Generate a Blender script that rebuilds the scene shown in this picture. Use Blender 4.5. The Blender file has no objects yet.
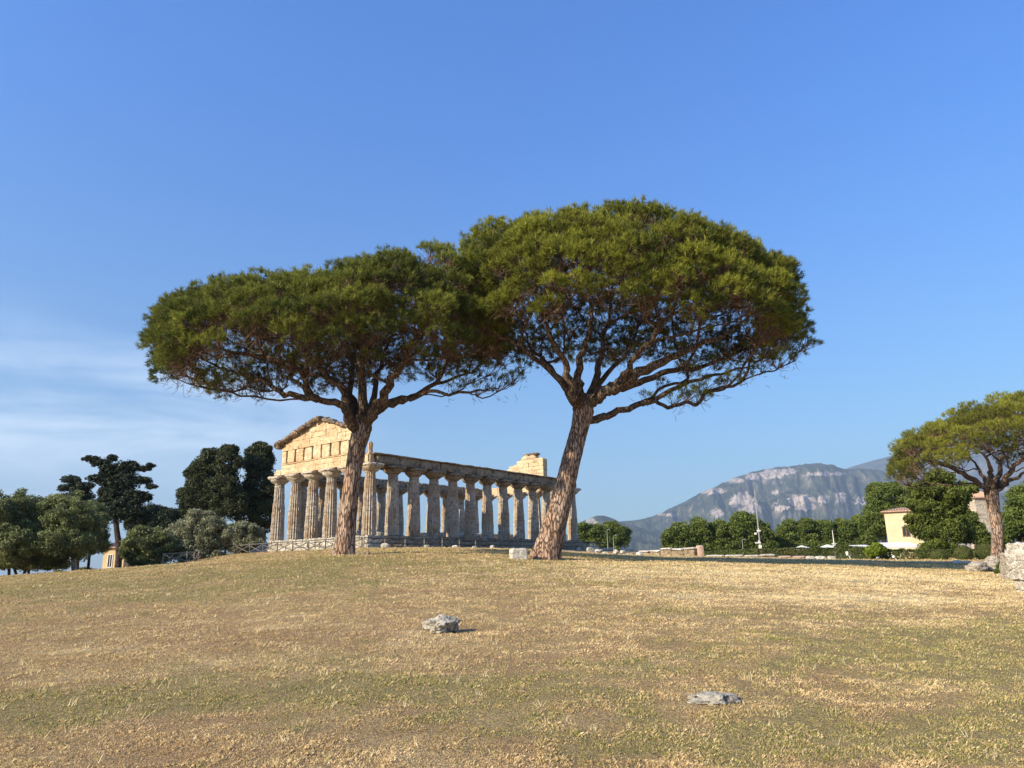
import bpy, math, random
import numpy as np
from mathutils import Vector, Matrix, noise as mnoise

# ---------------------------------------------------------------- camera, world, sun, exposure
SC = bpy.context.scene
COL = SC.collection
F = 725.0
PIT = math.radians(14.05)
ROLL = math.radians(-1.155)
CZ = 1.6
cd = bpy.data.cameras.new('camera')
cam = bpy.data.objects.new('camera', cd)
COL.objects.link(cam)
cd.sensor_width = 36.0
cd.lens = F / 1024 * 36.0
cd.clip_start = 0.1
cd.clip_end = 60000
cam.matrix_world = Matrix.Translation((0, 0, CZ)) @ Matrix.Rotation(math.pi/2 + PIT, 4, 'X') @ Matrix.Rotation(ROLL, 4, 'Z')
SC.camera = cam
SC.render.resolution_x = 1024
SC.render.resolution_y = 768
SC.view_settings.view_transform = 'Standard'
SC.view_settings.look = 'None'
SC.view_settings.gamma = 1
SC.view_settings.use_curve_mapping = False
SC.view_settings.exposure = 0.95
SC.cycles.max_bounces = 6
SC.cycles.diffuse_bounces = 3
SC.cycles.glossy_bounces = 2
SC.cycles.transmission_bounces = 3
SC.cycles.volume_bounces = 0
SC.cycles.transparent_max_bounces = 8

SUN_AZ = math.radians(-146)      # direction towards the sun, counter-clockwise from +X
SUN_EL = math.radians(27)
sd = Vector((math.cos(SUN_AZ)*math.cos(SUN_EL), math.sin(SUN_AZ)*math.cos(SUN_EL), math.sin(SUN_EL)))
sl = bpy.data.lights.new('sun', 'SUN')
sl.energy = 5.0
sl.angle = math.radians(0.53)
sl.color = (1.0, 0.865, 0.645)
so = bpy.data.objects.new('sun', sl)
COL.objects.link(so)
so.rotation_mode = 'QUATERNION'
so.rotation_quaternion = sd.to_track_quat('Z', 'Y')
so.location = (-40, -30, 60)

W = bpy.data.worlds.new('World')
SC.world = W
W.use_nodes = True
nt = W.node_tree
nt.nodes.clear()
wo = nt.nodes.new('ShaderNodeOutputWorld')
bg = nt.nodes.new('ShaderNodeBackground')
sky = nt.nodes.new('ShaderNodeTexSky')
sky.sky_type = 'NISHITA'
sky.sun_disc = False
sky.sun_elevation = SUN_EL
sky.sun_rotation = math.atan2(sd.x, sd.y)
sky.air_density = 1.25
sky.dust_density = 0.5
sky.ozone_density = 3.2
bg.inputs['Strength'].default_value = 0.095
# thin cirrus low on the left of the sky
tc = nt.nodes.new('ShaderNodeTexCoord')
mp = nt.nodes.new('ShaderNodeMapping')
mp.inputs['Scale'].default_value = (1.5, 1.5, 7.0)
mp.inputs['Rotation'].default_value = (0.0, 0.12, 0.0)
nz = nt.nodes.new('ShaderNodeTexNoise')
nz.inputs['Scale'].default_value = 2.1
nz.inputs['Detail'].default_value = 7
nz.inputs['Roughness'].default_value = 0.55
nz.inputs['Distortion'].default_value = 0.5
rp = nt.nodes.new('ShaderNodeMapRange')
rp.interpolation_type = 'SMOOTHSTEP'
rp.inputs['From Min'].default_value = 0.30
rp.inputs['From Max'].default_value = 0.66
sx = nt.nodes.new('ShaderNodeSeparateXYZ')
def wmath(op, a, b=None, clamp=False):
    n = nt.nodes.new('ShaderNodeMath'); n.operation = op; n.use_clamp = clamp
    for i, v in enumerate((a, b)):
        if v is None: continue
        if isinstance(v, (int, float)): n.inputs[i].default_value = v
        else: nt.links.new(v, n.inputs[i])
    return n.outputs[0]
def wrange(v, a, b, c=0.0, d=1.0):
    n = nt.nodes.new('ShaderNodeMapRange'); n.interpolation_type = 'SMOOTHSTEP'
    nt.links.new(v, n.inputs['Value'])
    for k, q in (('From Min', a), ('From Max', b), ('To Min', c), ('To Max', d)): n.inputs[k].default_value = q
    return n.outputs[0]
nt.links.new(tc.outputs['Generated'], mp.inputs['Vector'])
nt.links.new(mp.outputs[0], nz.inputs['Vector'])
nt.links.new(nz.outputs['Fac'], rp.inputs['Value'])
nt.links.new(tc.outputs['Generated'], sx.inputs[0])
low = wmath('MULTIPLY', wrange(sx.outputs['Z'], 0.02, 0.16), wrange(sx.outputs['Z'], 0.34, 0.17))
left = wrange(sx.outputs['X'], -0.12, -0.44)
mask = wmath('MULTIPLY', wmath('MULTIPLY', low, left), rp.outputs[0])
mask = wmath('MULTIPLY', mask, 0.62, True)
mx = nt.nodes.new('ShaderNodeMix'); mx.data_type = 'RGBA'
nt.links.new(mask, mx.inputs[0])
hs = nt.nodes.new('ShaderNodeMix'); hs.data_type = 'RGBA'; hs.blend_type = 'MULTIPLY'; hs.inputs[0].default_value = 1.0
ht = nt.nodes.new('ShaderNodeMix'); ht.data_type = 'RGBA'
ht.inputs[6].default_value = (0.43, 0.70, 0.90, 1); ht.inputs[7].default_value = (0.31, 0.82, 1.52, 1)
nt.links.new(sky.outputs[0], hs.inputs[6]); nt.links.new(ht.outputs[2], hs.inputs[7])
nt.links.new(hs.outputs[2], mx.inputs[6])
nt.links.new(wrange(sx.outputs['Z'], 0.08, 0.72), ht.inputs[0])
mx.inputs[7].default_value = (6.9, 7.6, 8.4, 1)
nt.links.new(mx.outputs[2], bg.inputs['Color'])
nt.links.new(bg.outputs[0], wo.inputs[0])

# ---------------------------------------------------------------- helpers: where things stand
def ray(px, py):
    a, b = px-512, py-384
    cr, sr = math.cos(ROLL), math.sin(ROLL)
    u, v = (a*cr+b*sr)/F, -(-a*sr+b*cr)/F
    cp, sp = math.cos(PIT), math.sin(PIT)
    return np.array([u, cp-v*sp, sp+v*cp])
def at(px, py, Y):
    r = ray(px, py); t = Y/r[1]
    return np.array([r[0]*t, Y, CZ+r[2]*t])
def rbf_fit(P, Z):
    P = np.array(P, float); n = len(P)
    d = np.linalg.norm(P[:, None]-P[None], axis=2)
    K = np.where(d > 0, d*d*np.log(d+1e-12), 0)
    A = np.zeros((n+3, n+3)); A[:n, :n] = K + np.eye(n)*2.0; A[:n, n] = 1; A[:n, n+1:] = P; A[n, :n] = 1; A[n+1:, :n] = P.T
    w = np.linalg.solve(A, np.concatenate([Z, [0, 0, 0]]))
    return P, w
# surveyed heights of the mound (x, y, z)
CP = [(0, 0, 0), (-6, 0, -.05), (6, 0, -.05), (0, -15, -.4), (-15, -10, -.3), (15, -10, -.3),
      (0, 6, .24), (0, 12, .52), (0, 20, .95), (0, 28, 1.45), (0, 36, 1.95), (0, 45, 2.35), (0, 55, 2.75),
      (-8, 36, 2.27), (1.6, 36, 1.84), (-9, 12, .42), (-14, 20, .8), (-25, 36, 1.35), (-34, 48, 1.5), (-38, 55, 1.5), (-45, 66, .9),
      (-24, 54, 2.15), (-26, 66, 2.55), (-33, 72, 1.6),
      (9, 12, .35), (14, 20, .6), (22, 34, .78), (32, 48, .82), (33, 58, 1.18), (44, 56, 1.0), (42, 66, 1.3), (60, 60, .9), (55, 40, .5), (30, 20, .4), (-40, 20, .3),
      (13, 36, 1.32), (16.5, 49, 1.48), (20, 60, 1.78), (23, 70, 1.72), (7.6, 50, 1.92), (9, 60, 2.2), (12, 72, 2.2),
      (-30, 92, 2.2), (-8, 110, 2.6), (12, 100, 2.3), (10, 115, 2.2), (40, 95, 1.4), (60, 95, 1.2), (70, 70, .9), (-60, 60, -.3), (-60, 90, -.8), (30, 115, 1.6), (-40, 115, .5)]
_P, _w = rbf_fit([(a, b) for a, b, _ in CP], [z for _, _, z in CP])
CY, SY = math.cos(-.6582), math.sin(-.6582)
TX, TY, TZ = -22.83, 70.88, 4.34
def H(x, y):
    x = np.atleast_1d(np.asarray(x, float)); y = np.atleast_1d(np.asarray(y, float))
    sh = x.shape; q = np.stack([x.ravel(), y.ravel()], 1)
    out = np.empty(len(q))
    for i in range(0, len(q), 20000):
        b = q[i:i+20000]
        d = np.linalg.norm(b[:, None]-_P[None], axis=2)
        K = np.where(d > 0, d*d*np.log(d+1e-12), 0)
        out[i:i+20000] = K@_w[:-3]+_w[-3]+b@_w[-2:]
    # far plain
    r = np.hypot(q[:, 0], q[:, 1]-40)
    k = np.clip((r-75)/70, 0, 1); k = k*k*(3-2*k)
    out = np.clip(out, -2, 4)*(1-k)+(-1.5)*k
    # level pad around the temple
    dx, dy = q[:, 0]-TX, q[:, 1]-TY
    X = dx*CY+dy*SY; Y = -dx*SY+dy*CY
    e = np.maximum(np.maximum(-3-X, X-16.5), np.maximum(-3-Y, Y-35))
    k = np.clip(1-e/7.0, 0, 1); k = k*k*(3-2*k)
    out = out*(1-k)+(TZ-1.22)*k
    # mown-field unevenness
    out += 0.03*np.sin(q[:, 0]*.9+1.3*np.sin(q[:, 1]*.5))*np.sin(q[:, 1]*.7+.4)+0.012*np.sin(q[:, 0]*3.1+q[:, 1]*1.3)*np.sin(q[:, 1]*2.3)
    return out.reshape(sh)
def hz(x, y): return float(H(x, y)[0])
def ghit(px, py):
    r = ray(px, py); t = 2.0
    while t < 200:
        p = r*t
        if CZ+p[2] < hz(p[0], p[1]): return p[0], p[1]
        t *= 1.01
    return r[0]*60/r[1], 60.0
def xg(px, Y): return at(px, 560, Y)[0]

# ---------------------------------------------------------------- helpers: meshes
class MB:
    def __init__(s): s.v = []; s.f = {}; s.n = 0; s.a = []
    def add(s, v, faces, attr=None):
        v = np.asarray(v, float).reshape(-1, 3)
        for f in faces if isinstance(faces, (list, tuple)) else [faces]:
            f = np.asarray(f, int)
            if f.ndim == 1: f = f[None]
            s.f.setdefault(f.shape[1], []).append(f+s.n)
        s.v.append(v); s.n += len(v)
        s.a.append(np.zeros(len(v)) if attr is None else np.broadcast_to(attr, (len(v),)))
        return s
    def mesh(s, name, smooth=False, attr=None):
        me = bpy.data.meshes.new(name)
        V = np.concatenate(s.v) if s.v else np.zeros((0, 3))
        me.vertices.add(len(V)); me.vertices.foreach_set('co', V.astype(np.float32).ravel())
        loops = []; starts = []; tot = 0
        for k, fl in s.f.items():
            f = np.concatenate(fl); loops.append(f.ravel())
            starts.append(tot+np.arange(len(f))*k); tot += f.size
        if loops:
            me.loops.add(tot); me.loops.foreach_set('vertex_index', np.concatenate(loops).astype(np.int32))
            st = np.concatenate(starts)
            me.polygons.add(len(st)); me.polygons.foreach_set('loop_start', st.astype(np.int32))
        if attr:
            at_ = me.attributes.new(attr, 'FLOAT', 'POINT')
            at_.data.foreach_set('value', np.concatenate(s.a).astype(np.float32))
        me.update(calc_edges=True); me.validate()
        me.polygons.foreach_set('use_smooth', [bool(smooth)]*len(me.polygons))
        return me
def link(name, me, m=None, parent=None):
    o = bpy.data.objects.new(name, me); COL.objects.link(o)
    if m is not None and not me.materials: me.materials.append(m)
    if parent is not None: o.parent = parent
    return o
def tag(o, label=None, cat=None, group=None, kind=None):
    if label: o['label'] = label
    if cat: o['category'] = cat
    if group: o['group'] = group
    if kind: o['kind'] = kind
    return o
def root(name, loc, label, cat, group=None, rz=0.0):
    o = bpy.data.objects.new(name, None); COL.objects.link(o)
    o.location = loc; o.rotation_euler = (0, 0, rz); o.empty_display_size = .3
    return tag(o, label, cat, group)
def part(name, mb, m, parent, smooth=False, attr=None, local=False):
    """mb holds world coordinates unless local; the part's origin is its parent's"""
    me = mb.mesh(name, smooth, attr)
    if not local and parent is not None:
        l = parent.matrix_basis.translation if parent.parent is None else parent.parent.location
        me.transform(Matrix.Translation(-Vector(parent.location if parent.parent is None else parent.parent.location)))
    return link(name, me, m, parent)
def noise3(P, scale, seed=0.0):
    return np.array([mnoise.noise(Vector((p[0]*scale+seed, p[1]*scale-seed, p[2]*scale+2*seed))) for p in P])
BOXF = np.array([[0, 3, 2, 1], [4, 5, 6, 7], [0, 1, 5, 4], [1, 2, 6, 5], [2, 3, 7, 6], [3, 0, 4, 7]])
def box(mb, x0, x1, y0, y1, z0, z1, rz=0, c=(0, 0, 0)):
    v = np.array([[x0, y0, z0], [x1, y0, z0], [x1, y1, z0], [x0, y1, z0], [x0, y0, z1], [x1, y0, z1], [x1, y1, z1], [x0, y1, z1]], float)
    if rz:
        cs, sn = math.cos(rz), math.sin(rz)
        v = np.stack([v[:, 0]*cs-v[:, 1]*sn, v[:, 0]*sn+v[:, 1]*cs, v[:, 2]], 1)
    mb.add(v+np.array(c), BOXF)
def rblock(mb, x0, x1, y0, y1, z0, z1, amp=.04, step=.35, rnd=.05, seed=0., fr=1.6):
    """weathered stone block: subdivided box, rounded arrises, noise erosion"""
    L = np.array([x1-x0, y1-y0, z1-z0]); n = np.maximum(2, np.minimum(60, np.ceil(L/step).astype(int)))
    idx = {}; V = []; Fc = []
    def vid(i, j, k):
        key = (i, j, k)
        if key not in idx: idx[key] = len(V); V.append((i/n[0], j/n[1], k/n[2]))
        return idx[key]
    for a, b, c in ((0, 1, 2), (1, 2, 0), (2, 0, 1)):
        for side in (0, n[c]):
            for i in range(n[a]):
                for j in range(n[b]):
                    q = []
                    for (u, w) in ((0, 0), (1, 0), (1, 1), (0, 1)):
                        t = [0, 0, 0]; t[a] = i+u; t[b] = j+w; t[c] = side; q.append(vid(*t))
                    Fc.append(q if side else q[::-1])
    V = np.array(V); P = np.array([x0, y0, z0])+V*L
    ctr = np.array([x0, y0, z0])+L/2
    # corner rounding
    e = ((V == 0) | (V == 1)).sum(1)
    dirn = P-ctr; s = np.sign(dirn)*((V == 0) | (V == 1))
    P = P-s*rnd*np.maximum(0, e-1)[:, None]*.6
    nn = np.stack([noise3(P, fr, seed+k*7.7) for k in range(3)], 1)
    n2 = np.stack([noise3(P, fr*3.1, seed+k*3.3) for k in range(3)], 1)
    P = P+nn*amp+n2*amp*.5
    mb.add(P, np.array(Fc))
def tube(mb, pts, rad, n=8, rough=0.0, cap=True, seed=0, attr=None):
    pts = np.asarray(pts, float); rad = np.broadcast_to(np.asarray(rad, float), (len(pts),))
    T = np.gradient(pts, axis=0); T /= np.linalg.norm(T, axis=1)[:, None]+1e-9
    a = np.array([1., 0, 0]) if abs(T[0][0]) < .8 else np.array([0, 1., 0])
    A = []
    for t in T:
        a = a-t*np.dot(a, t); a /= np.linalg.norm(a)+1e-9; A.append(a)
    A = np.array(A); B = np.cross(T, A)
    th = np.arange(n)*2*math.pi/n
    R = rad[:, None]*np.ones((1, n))
    if rough:
        rg = np.random.RandomState(seed)
        R = R*(1+rough*rg.uniform(-1, 1, R.shape))
    V = pts[:, None]+A[:, None]*(R*np.cos(th))[..., None]+B[:, None]*(R*np.sin(th))[..., None]
    m = len(pts); i = np.arange(m-1)[:, None]*n; j = np.arange(n)[None]; k = (j+1) % n
    Fq = np.stack([i+j, i+k, i+n+k, i+n+j], -1).reshape(-1, 4)
    fs = [Fq]
    if cap: fs += [np.arange(n)[::-1][None], (np.arange(n)+(m-1)*n)[None]]
    mb.add(V.reshape(-1, 3), fs, attr)
def smooth_path(P, k=4):
    P = np.asarray(P, float); n = len(P)
    if n < 3: return np.array([P[0]+(P[-1]-P[0])*t for t in np.linspace(0, 1, k+1)])
    Q = np.vstack([2*P[0]-P[1], P, 2*P[-1]-P[-2]]); out = []
    for i in range(1, n):
        p0, p1, p2, p3 = Q[i-1], Q[i], Q[i+1], Q[i+2]
        for t in np.arange(k)/k:
            out.append(.5*((2*p1)+(-p0+p2)*t+(2*p0-5*p1+4*p2-p3)*t*t+(-p0+3*p1-3*p2+p3)*t**3))
    out.append(P[-1]); return np.array(out)
def lathe(mb, prof, n=16, c=(0, 0, 0)):
    th = np.arange(n)*2*math.pi/n; V = []
    for r, z in prof: V += [(c[0]+r*math.cos(t), c[1]+r*math.sin(t), c[2]+z) for t in th]
    m = len(prof); i = np.arange(m-1)[:, None]*n; j = np.arange(n)[None]; k = (j+1) % n
    mb.add(V, [np.stack([i+j, i+k, i+n+k, i+n+j], -1).reshape(-1, 4), np.arange(n)[::-1][None], (np.arange(n)+(m-1)*n)[None]])
def uni(v):
    return v/(np.linalg.norm(v, axis=-1, keepdims=True)+1e-9)

# ---------------------------------------------------------------- helpers: materials
class NT:
    def __init__(s, name, rough=.9, spec=.2):
        s.m = bpy.data.materials.new(name); s.m.use_nodes = True; s.t = s.m.node_tree
        s.b = s.t.nodes['Principled BSDF']; s.b.inputs['Roughness'].default_value = rough
        s.b.inputs['Specular IOR Level'].default_value = spec
        s.o = s.t.nodes['Material Output']; s._c = None
    def node(s, k, **kw):
        n = s.t.nodes.new(k)
        for a, v in kw.items(): setattr(n, a, v)
        return n
    def put(s, v, sock):
        if hasattr(v, 'links'): s.t.links.new(v, sock)
        else: sock.default_value = v if not (isinstance(v, tuple) and len(v) == 3 and sock.type == 'RGBA') else (*v, 1)
    def coord(s, which='Object', scale=(1, 1, 1), rot=(0, 0, 0)):
        t = s.node('ShaderNodeTexCoord'); 
        if scale == (1, 1, 1) and rot == (0, 0, 0): return t.outputs[which]
        m = s.node('ShaderNodeMapping'); m.inputs['Scale'].default_value = scale; m.inputs['Rotation'].default_value = rot
        s.t.links.new(t.outputs[which], m.inputs[0]); return m.outputs[0]
    def world(s, scale=(1, 1, 1)):
        t = s.node('ShaderNodeNewGeometry'); m = s.node('ShaderNodeMapping'); m.inputs['Scale'].default_value = scale
        s.t.links.new(t.outputs['Position'], m.inputs[0]); return m.outputs[0]
    def noise(s, vec, scale, detail=4, rough=.55, dist=0.):
        n = s.node('ShaderNodeTexNoise'); s.put(vec, n.inputs['Vector'])
        n.inputs['Scale'].default_value = scale; n.inputs['Detail'].default_value = detail
        n.inputs['Roughness'].default_value = rough; n.inputs['Distortion'].default_value = dist
        return n.outputs['Fac']
    def voro(s, vec, scale, feature='F1', out='Distance', rnd=1.0):
        n = s.node('ShaderNodeTexVoronoi', feature=feature); s.put(vec, n.inputs['Vector'])
        n.inputs['Scale'].default_value = scale; n.inputs['Randomness'].default_value = rnd
        return n.outputs[out]
    def ramp(s, v, a, b, lo=0., hi=1.):
        n = s.node('ShaderNodeMapRange'); n.interpolation_type = 'SMOOTHSTEP'; s.put(v, n.inputs['Value'])
        for k, q in (('From Min', a), ('From Max', b), ('To Min', lo), ('To Max', hi)): n.inputs[k].default_value = q
        return n.outputs[0]
    def mix(s, f, a, b, mode='MIX'):
        n = s.node('ShaderNodeMix', data_type='RGBA', blend_type=mode)
        s.put(f, n.inputs[0]); s.put(a, n.inputs[6]); s.put(b, n.inputs[7]); return n.outputs[2]
    def math(s, op, a, b=0.):
        n = s.node('ShaderNodeMath', operation=op); s.put(a, n.inputs[0]); s.put(b, n.inputs[1]); return n.outputs[0]
    def attr(s, name):
        n = s.node('ShaderNodeAttribute'); n.attribute_name = name; return n.outputs['Fac']
    def bump(s, h, dist=.03, st=1.0):
        n = s.node('ShaderNodeBump'); n.inputs['Distance'].default_value = dist; n.inputs['Strength'].default_value = st
        s.put(h, n.inputs['Height']); s.t.links.new(n.outputs[0], s.b.inputs['Normal'])
    def col(s, c): s.put(c, s.b.inputs['Base Color']); return s.m
def simple(name, a, b, scale=6., rough=.8, bump=0.0, spec=.2):
    t = NT(name, rough, spec); v = t.coord(); n = t.noise(v, scale, 5)
    if bump: t.bump(n, bump)
    return t.col(t.mix(t.ramp(n, .3, .7), a, b))
def stone_mat(name, base, dark, pale, warm=None, sc=1.0, grime=.5):
    t = NT(name, .92, .1); v = t.world()
    n1 = t.noise(v, .7*sc, 5, .6); n2 = t.noise(v, 3.2*sc, 6, .65); n3 = t.noise(v, 16*sc, 4, .6)
    c = t.mix(t.ramp(n1, .35, .65), base, pale)
    if warm: c = t.mix(t.ramp(t.noise(v, .45*sc, 3), .45, .62), c, warm)
    c = t.mix(t.math('MULTIPLY', t.ramp(n2, .47, .66), grime), c, dark)
    pit = t.ramp(t.voro(v, 7*sc), .05, .28)
    c = t.mix(t.math('MULTIPLY', t.math('SUBTRACT', 1., pit), t.ramp(n2, .42, .62)), c, (dark[0]*.45, dark[1]*.42, dark[2]*.4))
    # bedding stains
    vs = t.world((.5, .5, 5.)); c = t.mix(t.math('MULTIPLY', t.ramp(t.noise(vs, 1.2*sc, 4), .52, .7), .5), c, dark)
    t.bump(t.math('ADD', t.math('MULTIPLY', n3, .5), t.math('ADD', n2, t.math('MULTIPLY', pit, .4))), .09)
    return t.col(c)
M = {}
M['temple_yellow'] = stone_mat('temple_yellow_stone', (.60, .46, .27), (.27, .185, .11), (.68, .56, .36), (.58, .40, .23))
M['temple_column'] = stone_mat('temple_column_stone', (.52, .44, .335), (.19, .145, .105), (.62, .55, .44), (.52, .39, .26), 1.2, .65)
M['temple_grey_shaded'] = stone_mat('temple_grey_shaded_stone', (.29, .22, .14), (.09, .068, .046), (.39, .31, .21), None, 1.0, .75)  # grey stone, darkened so the long side's shade is in the colour
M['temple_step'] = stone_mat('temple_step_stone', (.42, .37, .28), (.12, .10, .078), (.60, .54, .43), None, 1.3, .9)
M['temple_column_shaded'] = stone_mat('temple_column_shaded_stone', (.44, .34, .215), (.16, .115, .075), (.54, .44, .30), (.40, .28, .165), 1.2, .7)  # darker copy of the column stone; long-side shade put into the colour
M['temple_capital_shaded'] = stone_mat('temple_capital_shaded_stone', (.28, .21, .135), (.08, .06, .04), (.38, .30, .2), None, 1.3, .8)  # long-side capitals: shade under the architrave painted in as darker stone
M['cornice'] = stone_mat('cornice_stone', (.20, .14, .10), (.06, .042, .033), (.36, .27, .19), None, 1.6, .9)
def rock_mat():
    t = NT('lichened_field_rock', .93, .1); v = t.coord(); n = t.noise(v, 7, 6, .65); n2 = t.noise(v, 26, 5, .65); p = t.voro(v, 9)
    c = t.mix(t.ramp(n, .38, .62), (.37, .33, .26), (.60, .55, .45)); c = t.mix(t.ramp(t.noise(v, 4.2, 5, .7), .52, .62), c, (.17, .15, .12))
    c = t.mix(t.ramp(p, .22, .05), c, (.12, .105, .085)); c = t.mix(t.ramp(n2, .58, .72, 0., .6), c, (.30, .27, .14))
    t.bump(t.math('ADD', n2, t.math('MULTIPLY', t.ramp(p, .05, .25), .6)), .05); return t.col(c)
M['field_rock'] = rock_mat()
M['pale_stone'] = stone_mat('pale_limestone', (.58, .52, .42), (.25, .21, .165), (.74, .69, .59), None, 2.0, .6)
M['rock'] = stone_mat('field_rock', (.46, .39, .30), (.13, .11, .085), (.64, .57, .46), None, 4.0, .8)

def bark_mat(name, light, mid, dark, sc=1.0):
    t = NT(name, .95, .1); v = t.world((1, 1, .20))
    w = t.noise(v, 3.0*sc, 4, .6, .6)
    w2 = t.noise(t.world((1, 1, .2)), 16*sc, 5, .7, 1.2); d = t.voro(v, 8.5*sc, 'DISTANCE_TO_EDGE', 'Distance'); d2 = t.math('ADD', d, t.math('MULTIPLY', t.math('SUBTRACT', w2, .5), .55))
    pl = t.ramp(d2, -.04, .17)
    fine = t.noise(v, 30*sc, 4)
    c = t.mix(t.ramp(w, .35, .65), mid, light)
    c = t.mix(t.math('MULTIPLY', t.ramp(fine, .45, .7), .5), c, (mid[0]*.6, mid[1]*.55, mid[2]*.5))
    c = t.mix(t.ramp(t.noise(t.world((1, 1, .5)), 1.6*sc, 4, .6), .45, .62, 0., .55), c, (.40*light[0]/.52, .345*light[0]/.52, .285*light[0]/.52))
    c = t.mix(pl, dark, c)
    t.bump(t.math('ADD', pl, t.math('MULTIPLY', fine, .35)), .07)
    return t.col(c)
M['pine_bark'] = bark_mat('pine_bark', (.52, .35, .25), (.33, .21, .145), (.085, .055, .042))
M['limb_bark'] = bark_mat('limb_bark', (.30, .195, .13), (.19, .125, .085), (.05, .035, .028), 1.15)
M['dark_bark'] = bark_mat('dark_bark', (.13, .10, .08), (.08, .06, .05), (.03, .024, .02), 1.3)
M['olive_bark'] = bark_mat('olive_bark', (.62, .57, .49), (.5, .45, .38), (.2, .17, .14), 1.3)
M['twig'] = simple('dry_twig', (.12, .075, .05), (.22, .14, .095), 3.)
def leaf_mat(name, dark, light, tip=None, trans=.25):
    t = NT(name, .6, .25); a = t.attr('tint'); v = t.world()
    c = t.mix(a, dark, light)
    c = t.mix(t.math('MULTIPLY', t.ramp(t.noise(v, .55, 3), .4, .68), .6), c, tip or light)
    t.col(c)
    tr = t.node('ShaderNodeBsdfTranslucent'); t.put(c, tr.inputs[0])
    ms = t.node('ShaderNodeMixShader'); ms.inputs[0].default_value = trans
    t.t.links.new(t.b.outputs[0], ms.inputs[1]); t.t.links.new(tr.outputs[0], ms.inputs[2]); t.t.links.new(ms.outputs[0], t.o.inputs[0])
    return t.m
M['needles'] = leaf_mat('pine_needles', (.05, .066, .010), (.385, .395, .05), (.225, .23, .028), .35)
M['needles_green'] = leaf_mat('pine_needles_deep_green', (.045, .062, .013), (.31, .335, .055), (.19, .20, .03), .35)
M['needles_far'] = leaf_mat('pine_needles_distant', (.06, .075, .014), (.36, .36, .05), (.24, .235, .03), .35)
M['olive_leaf'] = leaf_mat('olive_leaves', (.07, .092, .034), (.25, .27, .10), None, .25)
M['silver_leaf'] = leaf_mat('silver_olive_leaves', (.11, .125, .07), (.34, .34, .20), None, .25)
M['cypress_leaf'] = leaf_mat('cypress_foliage', (.015, .022, .009), (.075, .088, .03), None, .1)
M['cedar_leaf'] = leaf_mat('cedar_foliage', (.018, .028, .016), (.05, .065, .034), None, .1)
M['broad_leaf'] = leaf_mat('broad_leaves', (.045, .078, .016), (.19, .235, .05), (.13, .165, .035), .3)
M['conifer_leaf'] = leaf_mat('conifer_foliage', (.04, .066, .014), (.20, .235, .045), (.12, .15, .03), .25)
M['hedge_leaf'] = leaf_mat('hedge_leaves', (.045, .07, .018), (.13, .16, .04), (.14, .13, .045), .25)
M['lime_leaf'] = leaf_mat('lime_green_leaves', (.10, .15, .01), (.24, .30, .03), None, .3)
M['fence_wood'] = simple('weathered_fence_wood', (.30, .27, .22), (.18, .155, .125), 8., .85)
M['dark_rail'] = simple('grey_fence_wood', (.16, .15, .14), (.09, .08, .072), 8., .85)
M['grey_metal'] = simple('galvanised_metal', (.36, .36, .35), (.28, .28, .28), 8., .5)
M['white_paint'] = simple('white_paint', (.78, .77, .72), (.66, .64, .58), 4., .6)
M['canvas'] = simple('white_canvas', (.82, .80, .74), (.72, .70, .64), 3., .8)
M['yellow_plaster'] = simple('yellow_plaster', (.66, .50, .29), (.58, .43, .24), 1.2, .9)
M['cream_plaster'] = simple('cream_plaster', (.66, .55, .36), (.56, .46, .29), 1.2, .9)
M['roof_tile'] = simple('clay_roof_tile', (.50, .33, .23), (.38, .24, .165), 7., .9, .03)
M['window_dark'] = simple('window_dark', (.035, .032, .03), (.06, .05, .045), 3., .3)
M['grey_wall'] = simple('grey_plaster', (.30, .29, .30), (.22, .21, .22), 1.0, .9)
M['pink_slab'] = simple('pinkish_plaster', (.52, .37, .28), (.43, .30, .23), 1.5, .9)

# ---------------------------------------------------------------- ground
def vnoise(x, y, seed=0):
    xi = np.floor(x).astype(np.int64); yi = np.floor(y).astype(np.int64); fx = x-xi; fy = y-yi
    def h(i, j):
        n = (i*374761393+j*668265263+seed*1442695041) & 0x7fffffff
        n = (n ^ (n >> 13))*1274126177 & 0x7fffffff
        return ((n ^ (n >> 16)) & 0xffff)/65535.
    u = fx*fx*(3-2*fx); v = fy*fy*(3-2*fy)
    return (h(xi, yi)*(1-u)+h(xi+1, yi)*u)*(1-v)+(h(xi, yi+1)*(1-u)+h(xi+1, yi+1)*u)*v
def fbm(x, y, seed=0, o=4):
    s = 0; a = .5; t = 0
    for k in range(o): s = s+a*vnoise(x*2**k, y*2**k, seed+k*17); t += a; a *= .55
    return s/t
GB = []
for px, py, rx, ry, amt in [(120, 700, 2.6, .55, .55), (330, 692, 2.6, .7, .45), (520, 676, 2.6, .8, .35), (60, 715, 1.5, .5, .5), (700, 650, 3., 1.2, .3), (860, 632, 4.5, 2.4, .55),
                            (960, 650, 3., 1.5, .5), (950, 740, 1.6, .6, .7), (780, 730, 1.8, .5, .3), (300, 572, 14, 5, .38), (120, 585, 8, 3.5, .42), (480, 565, 10, 4, .3), (600, 742, 2., .35, .2), (1000, 690, 1.5, .7, .4),
                            (150, 640, 5, 2.6, -.5), (400, 620, 6, 4, -.45), (560, 640, 3, 1.6, -.35), (250, 745, 2, .5, -.15), (820, 590, 12, 3.2, -.3), (760, 680, 1.3, .5, -.2), (980, 600, 5, 2, -.3)]:
    gx, gy = ghit(px, py); GB.append((gx, gy, rx*1.15, ry*1.3, amt*.62))
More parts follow.
